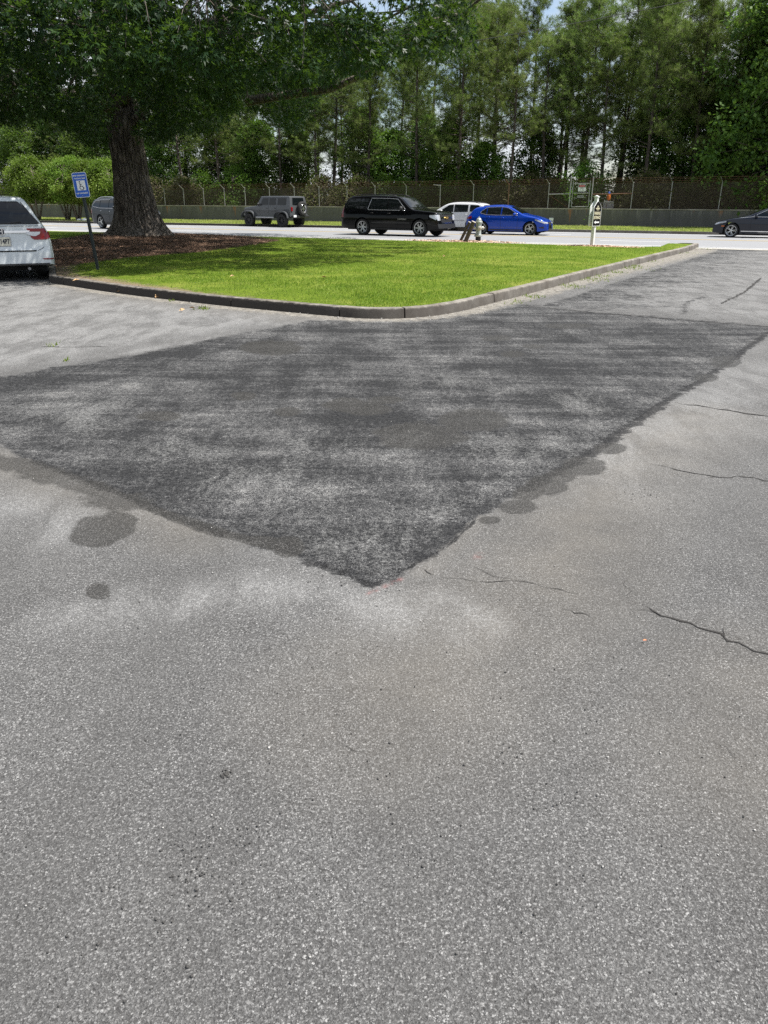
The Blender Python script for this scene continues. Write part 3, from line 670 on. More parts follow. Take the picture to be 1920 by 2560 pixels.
# grass blades
def blades(name, P, z, hmin, hmax, wd_, mat, label):
    n_ = len(P); a = rng.uniform(0, 2 * PI, n_); h = rng.uniform(hmin, hmax, n_); wv = wd_ * rng.uniform(.6, 1.3, n_)
    lean = rng.uniform(.1, .9, n_) * h; la = rng.uniform(0, 2 * PI, n_)
    c = np.c_[P, z]; dx = np.c_[np.cos(a), np.sin(a), np.zeros(n_)] * wv[:, None]
    tip = c + np.c_[np.cos(la) * lean, np.sin(la) * lean, h]
    V = np.stack([c - dx, c + dx, tip], 1).reshape(-1, 3)
    return tag(mk(name, V, np.arange(3 * n_).reshape(-1, 3), mat), label, None, None, 'stuff')
n_ = 420000
rr_ = 11 + (33) * rng.uniform(0, 1, n_) ** 1.5; aa_ = rng.uniform(R(-30), R(25), n_)
GP = np.c_[rr_ * np.sin(aa_), rr_ * np.cos(aa_)]
GP = GP[inside(GP, isl_arr)]
gz, gd = island_z(GP); mm = mulmask(GP); cmk = chipmask(GP)
kdg = polyd(GP, [tuple(p[:2]) for p in inner], False)
keep = (mm + rng.uniform(-.12, .12, len(GP)) < .5) & (cmk + rng.uniform(-.1, .1, len(GP)) < .5) & (rng.uniform(0, 1, len(GP)) < np.clip(np.where(GP[:, 0] < -.5, kdg / 1.5 - .05, .1 + kdg / .5), 0, 1)) & (rng.uniform(0, 1, len(GP)) < .62 + .38 * np.sin(GP[:, 0] * 1.7 + np.sin(GP[:, 1] * 1.3) * 2) * np.sin(GP[:, 1] * 1.1 + 2))
blades('lawn_grass', GP[keep], gz[keep] - .004, .02, .05, .007, M_blade, 'short bright green mown grass covering the raised island')
n_ = 26000
tt = rng.uniform(.3, .75, n_); vv = rng.uniform(0, 1, n_)
a0 = np.array(c0 + fn * .3); a1 = np.array(c1 + fn * .3); b0 = np.array(B0); b1 = np.array(B1)
VP = (a0 * (1 - tt[:, None]) + a1 * tt[:, None]) * (1 - vv[:, None]) + (b0 * (1 - tt[:, None]) + b1 * tt[:, None]) * vv[:, None]
blades('verge_grass', VP[:, :2], np.full(n_, .13), .03, .10, .02, M_vergeblade, 'strip of rough sunlit grass between the far kerb and the wall')
# weeds along the gutter
WP = []
for px, py, sx_, n_ in [(1560, 668, .5, 260), (1530, 680, .3, 120), (1470, 697, .35, 160), (1425, 716, .25, 90), (1330, 742, .2, 60), (1620, 653, .3, 60), (1700, 632, .4, 60), (1760, 622, .5, 60), (1300, 757, .2, 30), (510, 772, .10, 40), (430, 752, .05, 16), (165, 902, .03, 9), (130, 866, .10, 14), (1575, 664, .2, 120), (1500, 690, .3, 60)]:
    c = W(px, py); WP.append(np.c_[c.x + rd.x * 0 + rng.normal(0, sx_ * .6, n_), c.y + rng.normal(0, sx_ * .9, n_)])
WP = np.concatenate(WP); blades('gutter_weeds', WP, np.full(len(WP), .0), .015, .06, .009, M_blade, 'small green weeds growing along the gutter and cracks')
# pine straw and chips lying on the beds
def litter(name, P, z, l0, l1, wdt, mat, label):
    n_ = len(P); a = rng.uniform(0, 2 * PI, n_); L_ = rng.uniform(l0, l1, n_); t = np.c_[np.cos(a), np.sin(a), rng.normal(0, .25, n_)] * L_[:, None] / 2
    s_ = np.c_[-np.sin(a), np.cos(a), rng.normal(0, .4, n_)] * wdt; c = np.c_[P, z + rng.uniform(.004, .03, n_)]
    V = np.stack([c - t - s_, c + t - s_, c + t + s_, c - t + s_], 1).reshape(-1, 3)
    return tag(mk(name, V, np.arange(4 * n_).reshape(-1, 4), mat), label, None, None, 'stuff')
Pm = np.c_[rng.uniform(-15, -3, 60000), rng.uniform(17, 38, 60000)]; Pm = Pm[inside(Pm, isl_arr)]; Pm = Pm[mulmask(Pm) + rng.uniform(-.08, .08, len(Pm)) > .5]
def chip_mat(name, a, b, c3):
    t = NT(name); g_ = t.n('ShaderNodeNewGeometry'); c = t.ramp(g_.outputs['Random Per Island'], [(0, a), (.5, b), (1, c3)]); return t.done(t.bsdf(c, .95))
litter('pine_straw', Pm, island_z(Pm)[0], .06, .16, .004, chip_mat('pine_straw', (.07, .042, .028), (.20, .12, .08), (.34, .22, .15)), 'reddish brown pine straw spread around the big tree')
Pm = np.c_[rng.uniform(-1, 12, 40000), rng.uniform(28, 40, 40000)]; Pm = Pm[chipmask(Pm) + rng.uniform(-.06, .06, len(Pm)) > .5]
litter('wood_chips', Pm, island_z(Pm)[0], .03, .08, .014, chip_mat('wood_chips', (.16, .08, .05), (.45, .30, .20), (.78, .60, .44)), 'pale tan wood chips around the hydrant and the parking sign post')
# loose stones
def stones(name, P, smin, smax, mat, label, z0=.012):
    base = np.array([(1, 0, 0), (-1, 0, 0), (0, 1, 0), (0, -1, 0), (0, 0, 1), (0, 0, -1)], float)
    f8 = np.array([(0, 2, 4), (2, 1, 4), (1, 3, 4), (3, 0, 4), (2, 0, 5), (1, 2, 5), (3, 1, 5), (0, 3, 5)])
    n_ = len(P); s_ = rng.uniform(smin, smax, n_)[:, None, None] * rng.uniform(.6, 1.25, (n_, 6, 1))
    a = rng.uniform(0, 2 * PI, n_); ca, sa = np.cos(a), np.sin(a)
    B = base[None] * s_; B = B + rng.normal(0, .12, B.shape) * s_
    X = B[..., 0] * ca[:, None] - B[..., 1] * sa[:, None]; Y = B[..., 0] * sa[:, None] + B[..., 1] * ca[:, None]
    V = np.stack([X + P[:, None, 0], Y + P[:, None, 1], B[..., 2] * .7 + z0 + s_[..., 0] * .35], -1).reshape(-1, 3)
    F = (f8[None] + 6 * np.arange(n_)[:, None, None]).reshape(-1, 3)
    return tag(mk(name, V, F, mat), label, None, None, 'stuff')
SP = []
for px, py, s_, n_ in [(1040, 2140, .05, 12), (540, 2140, .07, 22), (700, 2400, .1, 6), (620, 2090, .03, 10), (1280, 1880, .03, 14), (1400, 2000, .03, 8), (500, 2170, .08, 26), (520, 2200, .05, 12), (545, 2120, .05, 14), (380, 2280, .1, 20), (1600, 1240, .12, 40), (230, 2400, .1, 14), (1040, 1800, .4, 30), (500, 1650, .3, 30), (1500, 1900, .5, 26), (900, 1450, .12, 50), (1380, 2300, .3, 16), (300, 1900, .3, 14), (1150, 2080, .3, 16), (1720, 1800, .3, 24)]:
    c = W(px, py); SP.append(np.c_[c.x + rng.normal(0, s_, n_), c.y + rng.normal(0, s_, n_)])
SP = np.concatenate(SP); stones('dark_loose_gravel', SP, .0018, .0048, M_peb, 'small dark stones lying loose on the pavement', .002)
SP = np.c_[rng.uniform(-3, 3, 220), rng.uniform(1, 6, 220)]
stones('pale_loose_gravel', SP, .002, .005, M_pebl, 'small pale stones lying loose on the pavement', .002)
SP = []
for a, b in zip(KERB[5:-4], KERB[6:-3]):
    k_ = 16 if a[0] > 0 else 6; t_ = rng.uniform(0, 1, k_)[:, None]; o = rng.uniform(.03, .42, k_)[:, None]
    a, b = np.array(a), np.array(b); d = (b - a) / np.linalg.norm(b - a); SP.append(a + (b - a) * t_ + np.array([d[1], -d[0]]) * o)
stones('gutter_gravel', np.concatenate(SP), .004, .014, M_pebl, 'pale gravel gathered along the foot of the kerb')
# a few dry leaves
lb = MB()
for px, py in [(222, 716), (262, 722), (322, 731), (392, 741), (580, 690), (455, 775), (480, 770), (1110, 640), (130, 640), (810, 693), (190, 700), (300, 729)]:
    p = W(px, py, .03 if py > 700 else .2); a = random.uniform(0, 6)
    for k_ in range(2):
        s_ = random.uniform(.04, .08); u = Vector((math.cos(a + k_), math.sin(a + k_), .15)) * s_; v = Vector((-math.sin(a + k_), math.cos(a + k_), random.uniform(.1, .5))) * s_ * .45
        lb.add([p - u, p - v + Vector((0, 0, .01)), p + u, p + v + Vector((0, 0, .02))], [(0, 1, 2, 3)])
tag(lb.build('fallen_leaves', M_deadleaf), 'a few dry tan leaves fallen in the gutter and on the lawn', None, None, 'stuff')
rb = MB(); c = W(565, 1935)
rr2 = random.Random(3)
for k_ in range(26):
    a = rr2.uniform(0, 2 * PI); q = rr2.uniform(0, .017); p = c + Vector((math.cos(a) * q, math.sin(a) * q * 1.2, .003)); rb.lathe([(0, -.003), (rr2.uniform(.002, .0045), 0), (0, .005)], 5, Matrix.Translation(p) @ Matrix.Rotation(rr2.uniform(-.5, .5), 4, 'X'))
tag(rb.build('asphalt_chunk', M_peb), 'small crumbled lump of asphalt grit on the near pavement left of centre', 'debris')
lf = MB(); c = W(1612, 1601, .012); lf.add([c + Vector((-.008, 0, 0)), c + Vector((0, -.004, .003)), c + Vector((.009, .001, .001)), c + Vector((0, .005, .004))], [(0, 1, 2, 3)])
tag(lf.build('orange_leaf', M_orange), 'tiny orange scrap on the pavement below the long right hand crack', 'litter')

# ------------------------------------------------------------------ wall and fence
WH = 1.17
wall = empty('concrete_wall', B0, math.atan2((B1 - B0).y, (B1 - B0).x), 'long low stained concrete wall under the chain link fence across the road', 'wall')
WL = (B1 - B0).length; b = MB()
b.box((WL / 2, .15, -WH / 2 - .04), (WL, .3, WH + .08))
wo_ = b.build('wall', M_wall, wall); wo_.location = (0, 0, WH)
b = MB(); b.box((WL / 2, .15, WH + .03), (WL, .36, .07)); b.build('coping', M_cope, wall)
fence = empty('chain_link_fence', B0, wall.rotation_euler.z, 'tall chain link fence with angled arms and barbed wire standing on the concrete wall', 'fence')
wi = wall.matrix_world
def wall_s(px):
    p = on_line(B0, B1, px); return (p - B0).length
s_gate0, s_gate1 = wall_s(1424), wall_s(1470)
post_px = [112, 150, 196, 232, 272, 320, 362, 405, 453, 503, 555, 607, 668, 730, 792, 862, 932, 1010, 1095, 1178, 1266, 1366, 1575, 1672, 1796]
ss = [wall_s(p) for p in post_px]
s_ = ss[0]
while s_ > 5: s_ -= 3.2; ss.insert(0, s_)
s_ = ss[-1]
while s_ < WL - 4: s_ += 3.2; ss.append(s_)
FH = lambda s: 1.52 + .42 * max(0, min(1, (s - wall_s(400)) / (wall_s(1780) - wall_s(400))))   # fence height above the wall
for i, s_ in enumerate(ss):
    b = MB(); h = FH(s_) - .28; z0 = WH + .06
    b.tube([(s_, .12, z0), (s_, .12, z0 + h)], .028, 7)
    if abs(s_ - wall_s(1095)) < .01: b.tube([(s_, .12, z0 + h), (s_ - .55, .12, z0 + h + .05)], .03, 6)
    else: b.tube([(s_, .12, z0 + h - .02), (s_ - .16, -.20, z0 + h + .30)], [.026, .018], 6)
    b.lathe([(.05, -.01), (.05, .03), (.0, .05)], 8, Matrix.Translation((s_, .12, z0 + h)))
    b.build('post', M_rust if i % 5 == 3 and s_ > wall_s(1100) else M_galv, fence)
def chain_mat():
    t = NT('chain_link_mesh'); p = t.pos(True); sx = t.n('ShaderNodeSeparateXYZ'); t.put(sx.inputs[0], p)
    k_ = 1 / .075
    def line(sign):
        a = t.math('MULTIPLY', t.math('ADD', sx.outputs[0], t.math('MULTIPLY', sx.outputs[2], sign)), k_)
        f = t.math('FRACT', a); return t.math('LESS_THAN', f, .16)
    a = t.math('MAXIMUM', line(1.0), line(-1.0))
    tr = t.n('ShaderNodeBsdfTransparent'); ms = t.n('ShaderNodeMixShader'); t.put(ms.inputs[0], a)
    t.t.links.new(tr.outputs[0], ms.inputs[1]); t.t.links.new(t.bsdf((.10, .075, .055), .6, .3), ms.inputs[2])
    return t.done(ms.outputs[0])
M_chain = chain_mat()
fm = MB(); stops_ = [0.5] + [s for s in ss if s > 1] + [WL - 1]
for a, b_ in zip(stops_[:-1], stops_[1:]):
    if a < s_gate1 and b_ > s_gate0 - .1:
        cuts_ = [(a, s_gate0 - .1), (s_gate1 + .1, b_)]
    else: cuts_ = [(a, b_)]
    for a_, c_ in cuts_:
        if c_ - a_ > .05: MB().add([(a_, .12, WH + .08), (c_, .12, WH + .08), (c_, .12, WH + .06 + FH(c_) - .3), (a_, .12, WH + .06 + FH(a_) - .3)], [(0, 1, 2, 3)]).build('mesh_panel', M_chain, fence)
for k_, (dy, dz) in enumerate([(.0, 0.0), (-.07, .10), (-.13, .2), (-.20, .30)]):
    bw = MB()
    for a, b_ in zip(stops_[:-1], stops_[1:]):
        if a > s_gate0 - 6 and b_ < s_gate0 + .5 or (a < s_gate0 < b_): pass
        m_ = (a + b_) / 2; za, zb = WH + .06 + FH(a) - .28 + dz, WH + .06 + FH(b_) - .28 + dz
        bw.tube([(a - (.16 * dz / .3), .12 + dy, za), (m_, .12 + dy, (za + zb) / 2 - .015), (b_ - (.16 * dz / .3), .12 + dy, zb)], .009, 4, False)
        if k_ > 0:
            n_ = int((b_ - a) / .3)
            for j in range(n_):
                x = a + (b_ - a) * (j + .5) / n_; zz = za + (zb - za) * (j + .5) / n_ - .01
                bw.tube([(x - .03, .1 + dy, zz - .035), (x + .03, .14 + dy, zz + .035)], .006, 3, False)
    bw.build('barbed_wire', M_rust, fence)

# cross rails either side of the gate
b = MB(); zr = WH + .95; b.tube([(wall_s(1366), .1, zr), (s_gate0 - .15, .1, zr + .03)], .035, 7); b.build('rail', M_galv, fence)
b = MB(); b.tube([(s_gate1 + .15, .1, zr - .0), (wall_s(1575), .1, zr + .06)], .035, 7); b.build('rail', M_rust, fence)
b = MB(); b.tube([(wall_s(1372), .1, zr - .1), (s_gate0 - .2, .1, WH + .1)], .012, 5); b.build('brace_wire', M_rust, fence)
# gate
gate = empty('gate', B0, wall.rotation_euler.z, 'pale pipe framed chain link gate panel standing on the wall behind the white post', 'gate')
gz0, gz1 = WH + .09, WH + 1.72
for s_ in (s_gate0 - .12, s_gate1 + .12):
    b = MB(); b.tube([(s_, .10, gz0), (s_, .10, gz1 + .35)], .045, 8); b.build('gate_post', M_galv, gate)
b = MB()
b.tube([(s_gate0 + .05, .06, gz0 + .05), (s_gate0 + .05, .06, gz1 + .1)], .03, 6); b.tube([(s_gate1 - .05, .06, gz0 + .05), (s_gate1 - .05, .06, gz1 + .1)], .03, 6)
for z_ in (gz0 + .06, gz0 + .92, gz1 - .1): b.tube([(s_gate0 + .05, .06, z_), (s_gate1 - .05, .06, z_ + .02)], .034, 6)
b.build('gate_frame', M_galv, gate)
b = MB(); b.add([(s_gate0 + .06, .09, gz0 + .06), (s_gate1 - .06, .09, gz0 + .06), (s_gate1 - .06, .09, gz1), (s_gate0 + .06, .09, gz1)], [(0, 1, 2, 3)]); b.build('gate_mesh', M_chain, gate)

def text(body, size, mat, parent, loc, rot=(PI / 2, 0, 0), name='lettering', ext_=.001, sx=1.0, align='CENTER', bold=0):
    cu = bpy.data.curves.new(name, 'FONT'); cu.body = body; cu.size = size; cu.align_x = align; cu.align_y = 'CENTER'; cu.extrude = ext_; cu.offset = bold; cu.resolution_u = 2
    tmp = bpy.data.objects.new(name, cu); COL.objects.link(tmp); bpy.context.view_layer.update()
    me = bpy.data.meshes.new_from_object(tmp.evaluated_get(bpy.context.evaluated_depsgraph_get())); bpy.data.objects.remove(tmp)
    me.materials.clear(); me.materials.append(mat)
    o = bpy.data.objects.new(name, me); link(o, parent); o.location = loc; o.rotation_euler = rot; o.scale = (sx, 1, 1); return o
def rrect(w_, h_, r_, n=5):
    P = []
    for cx, cz, a0_ in ((w_ / 2 - r_, h_ / 2 - r_, 0), (-w_ / 2 + r_, h_ / 2 - r_, 90), (-w_ / 2 + r_, -h_ / 2 + r_, 180), (w_ / 2 - r_, -h_ / 2 + r_, 270)):
        P += [(cx + r_ * math.cos(R(a0_ + 90 * i / n)), cz + r_ * math.sin(R(a0_ + 90 * i / n))) for i in range(n + 1)]
    return P
ga = wall.rotation_euler.z
def wall_world(s_, y_, z_): return Vector((B0.x + math.cos(ga) * s_ - math.sin(ga) * y_, B0.y + math.sin(ga) * s_ + math.cos(ga) * y_, z_))
sg = empty('danger_sign', wall_world((s_gate0 + s_gate1) / 2 + .05, .02, gz0 + 1.28), ga, 'white sign with a red and black header fixed high on the gate', 'sign')
MB().prism(rrect(.52, .46, .05), .012).build('sign_board', M_signwhite, sg)
MB().prism([(-.24, .02), (.24, .02), (.24, .20), (-.24, .20)], .004, Matrix.Translation((0, -.005, 0))).build('header', M_signblack, sg)
MB().prism(rrect(.40, .11, .05), .004, Matrix.Translation((0, -.010, .11))).build('red_panel', simple('red_sign_paint', (.5, .02, .03), .5), sg)
text('DANGER', .09, M_signwhite, sg, (0, -.012, .11)); 
text('HIGH', .10, M_navy, sg, (0, -.004, -.05)); text('VOLTAGE', .08, M_navy, sg, (0, -.004, -.15))
sg = empty('number_plate_sign', wall_world((s_gate0 + s_gate1) / 2, .02, gz0 + .72), ga, 'small grey plate with dark characters low on the gate', 'sign')
MB().prism(rrect(.42, .16, .02), .012).build('sign_board', M_signback, sg)
for x in (-.14, -.05, .0, .06, .13): MB().box((x, -.003, 0), (.03, .004, .09)).build('character', M_navy, sg)
sg = empty('utility_plate', wall_world(wall_s(1379), -.06, .42), ga, 'small white plate with a dark mark fixed low on the wall beside the blue car', 'sign')
b = MB(); b.box((0, 0, 0), (.30, .05, .36)); b.build('plate', M_signwhite, sg, bevel=.01)
b = MB(); b.box((.06, -.03, -.05), (.08, .02, .1)); b.build('mark', M_navy, sg)
# cabinet with an orange lamp beyond the fence
c = wall_world(wall_s(1513), .9, 0)
cb = empty('utility_cabinet', c, ga, 'grey utility cabinet just beyond the wall right of the white post', 'cabinet')
b = MB(); b.box((0, 0, .85), (.55, .5, 1.7)); b.build('body', M_cab, cb, bevel=.02)
b = MB(); b.box((.35, -.1, .95), (.1, .12, 1.5)); b.build('side_post', M_signback, cb)
b = MB(); b.box((-.05, -.26, .85), (.03, .02, 1.4)); b.build('door_seam', M_rust, cb)
lp = empty('orange_lamp', c + Vector((0, 0, 1.7)), ga, 'orange lamp with a blue top standing on the grey cabinet', 'lamp')
MB().lathe([(.03, 0), (.03, .08), (.12, .1), (.14, .32), (.10, .42)], 12).build('housing', M_orange, lp, autoang=40)
MB().lathe([(.09, .42), (.09, .52), (.05, .60), (0, .62)], 12).build('cap', M_bluep, lp, autoang=40)
# small utility marker and pale debris by the far wall, left
mk_ = empty('utility_meter', on_line(E0, E1, 206) + fn * 3 + Vector((0, 0, .12)), ga, 'small grey meter on a thin stake in front of the wall at left', 'meter')
b = MB(); b.tube([(0, 0, 0), (0, 0, .7)], .03, 6); b.build('stake', M_signpost, mk_)
b = MB(); b.box((0, 0, .85), (.26, .14, .42)); b.build('box', M_cab, mk_, bevel=.02)
def rag(px, off, s_, lab):
    p = on_line(E0, E1, px) + fn * off + Vector((0, 0, .14)); b = MB(); r_ = random.Random(px)
    pr = [(0, 0), (.5, .02), (.62, .2), (.42, .42), (.2, .5), (0, .52)]
    b.lathe([(a * s_, z * s_) for a, z in pr], 9)
    b.v = [(x * r_.uniform(.75, 1.3), y * r_.uniform(.7, 1.2), z * r_.uniform(.8, 1.1)) for x, y, z in b.v]
    o = b.build('litter_bag', M_signwhite, None, smooth=True); o.location = p; tag(o, lab, 'bag')
rag(172, 1.2, .38, 'crumpled white bag on the verge between the small tree trunks')
rag(148, 1.6, .3, 'smaller pale bundle on the verge left of the white bag')

# ------------------------------------------------------------------ vegetation generators
def twig_tubes(edges, nside=4):
    """edges: list of (p0, p1, r0, r1) -> arrays"""
    E_ = np.array([[*a, *b, r0, r1] for a, b, r0, r1 in edges]); n_ = len(E_)
    A, B = E_[:, :3], E_[:, 3:6]; d = B - A; d /= np.maximum(np.linalg.norm(d, axis=1, keepdims=True), 1e-6)
    ref = np.where(np.abs(d[:, 2:3]) < .9, np.array([[0, 0, 1.]]), np.array([[1., 0, 0]])); u = np.cross(d, ref); u /= np.linalg.norm(u, axis=1, keepdims=True); v = np.cross(d, u)
    a = np.arange(nside) * 2 * PI / nside
    ring = u[:, None] * np.cos(a)[None, :, None] + v[:, None] * np.sin(a)[None, :, None]
    V = np.concatenate([A[:, None] + ring * E_[:, 6][:, None, None], B[:, None] + ring * E_[:, 7][:, None, None]], 1).reshape(-1, 3)
    j = np.arange(nside); f = np.stack([j, (j + 1) % nside, (j + 1) % nside + nside, j + nside], 1)
    F = (f[None] + (2 * nside * np.arange(n_))[:, None, None]).reshape(-1, 4)
    return V, F
def rand_rot(n_, r_):
    q = r_.normal(size=(n_, 4)); q /= np.linalg.norm(q, axis=1, keepdims=True); w_, x, y, z = q.T
    return np.stack([1 - 2 * (y * y + z * z), 2 * (x * y - z * w_), 2 * (x * z + y * w_), 2 * (x * y + z * w_), 1 - 2 * (x * x + z * z), 2 * (y * z - x * w_), 2 * (x * z - y * w_), 2 * (y * z + x * w_), 1 - 2 * (x * x + y * y)], 1).reshape(-1, 3, 3)
def leaves(C, n_per, rad_, size, r_, shape='lobed', flat=.7, droop=.3):
    """leaf faces scattered round each clump centre"""
    n_ = len(C) * n_per; c = np.repeat(C, n_per, 0)
    d = r_.normal(size=(n_, 3)); d /= np.linalg.norm(d, axis=1, keepdims=True)
    off = d * (r_.uniform(.15, 1, n_) ** .6)[:, None] * np.array([1, 1, flat]) * np.repeat(np.broadcast_to(rad_, len(C)), n_per)[:, None]
    p = c + off
    t = d + r_.normal(0, .45, (n_, 3)); t[:, 2] -= droop; t /= np.linalg.norm(t, axis=1, keepdims=True)
    s_ = np.cross(t, r_.normal(size=(n_, 3)) * .5 + np.array([0, 0, 1.])); s_ /= np.maximum(np.linalg.norm(s_, axis=1, keepdims=True), 1e-6)
    L_ = (size * r_.uniform(.65, 1.3, n_))[:, None]
    if shape == 'lobed':
        def pr(a, l, wd_):
            dd = t * math.cos(a) + s_ * math.sin(a); pp_ = -t * math.sin(a) + s_ * math.cos(a)
            return [p + pp_ * L_ * wd_ + dd * L_ * .1, p - pp_ * L_ * wd_ + dd * L_ * .1, p + dd * L_ * l]
        V = np.stack(pr(0, 1.0, .17) + pr(.75, .72, .13) + pr(-.75, .72, .13), 1).reshape(-1, 3)
        # lobes share their first corner so a leaf is one island
        base = (9 * np.arange(n_))[:, None]
        F = (base[:, None, :] + np.array([(0, 1, 2), (0, 4, 5), (0, 7, 8)])[None]).reshape(-1, 3)
    elif shape == 'oval':
        V = np.stack([p, p + (t * .5 + s_ * .34) * L_, p + t * L_, p + (t * .5 - s_ * .34) * L_], 1).reshape(-1, 3)
        F = np.arange(4 * n_).reshape(-1, 4)
    else:                                                          # needles
        V = np.stack([p - s_ * L_ * .052, p + s_ * L_ * .052, p + t * L_], 1).reshape(-1, 3)
        F = np.arange(3 * n_).reshape(-1, 3)
    return V, F
class Skel:
    """branch skeleton: each target grows from the nearest existing node"""
    def __init__(s): s.P = []; s.r = []; s.E = []
    def path(s, pts, r0, r1):
        pts = [np.array(p, float) for p in pts]; k_ = len(pts)
        for i in range(k_ - 1):
            ra = r0 + (r1 - r0) * i / (k_ - 1); rb_ = r0 + (r1 - r0) * (i + 1) / (k_ - 1); s.E.append((pts[i], pts[i + 1], ra, rb_))
        for i, p in enumerate(pts): s.P.append(p); s.r.append(r0 + (r1 - r0) * i / (k_ - 1))
    def grow(s, tgt, r_, thick, sag=.12, n=5, lo=0, inward=None):
        P_ = np.array(s.P); d = np.linalg.norm(P_ - tgt, axis=1) + (inward(P_) if inward else 0) + np.where(np.array(s.r) < thick * .9, 3, 0)
        i = int(np.argmin(d)); a = P_[i]; L_ = np.linalg.norm(tgt - a); r0 = min(s.r[i] * .85, thick)
        pts = []
        for k_ in range(n + 1):
            f = k_ / n; q = a + (tgt - a) * f; q = q + np.array([0, 0, sag * L_ * math.sin(PI * f)])
            if 0 < k_ < n: q = q + r_.normal(0, .045 * L_, 3)
            pts.append(q)
        s.path(pts, r0, max(.006, r0 * .3))

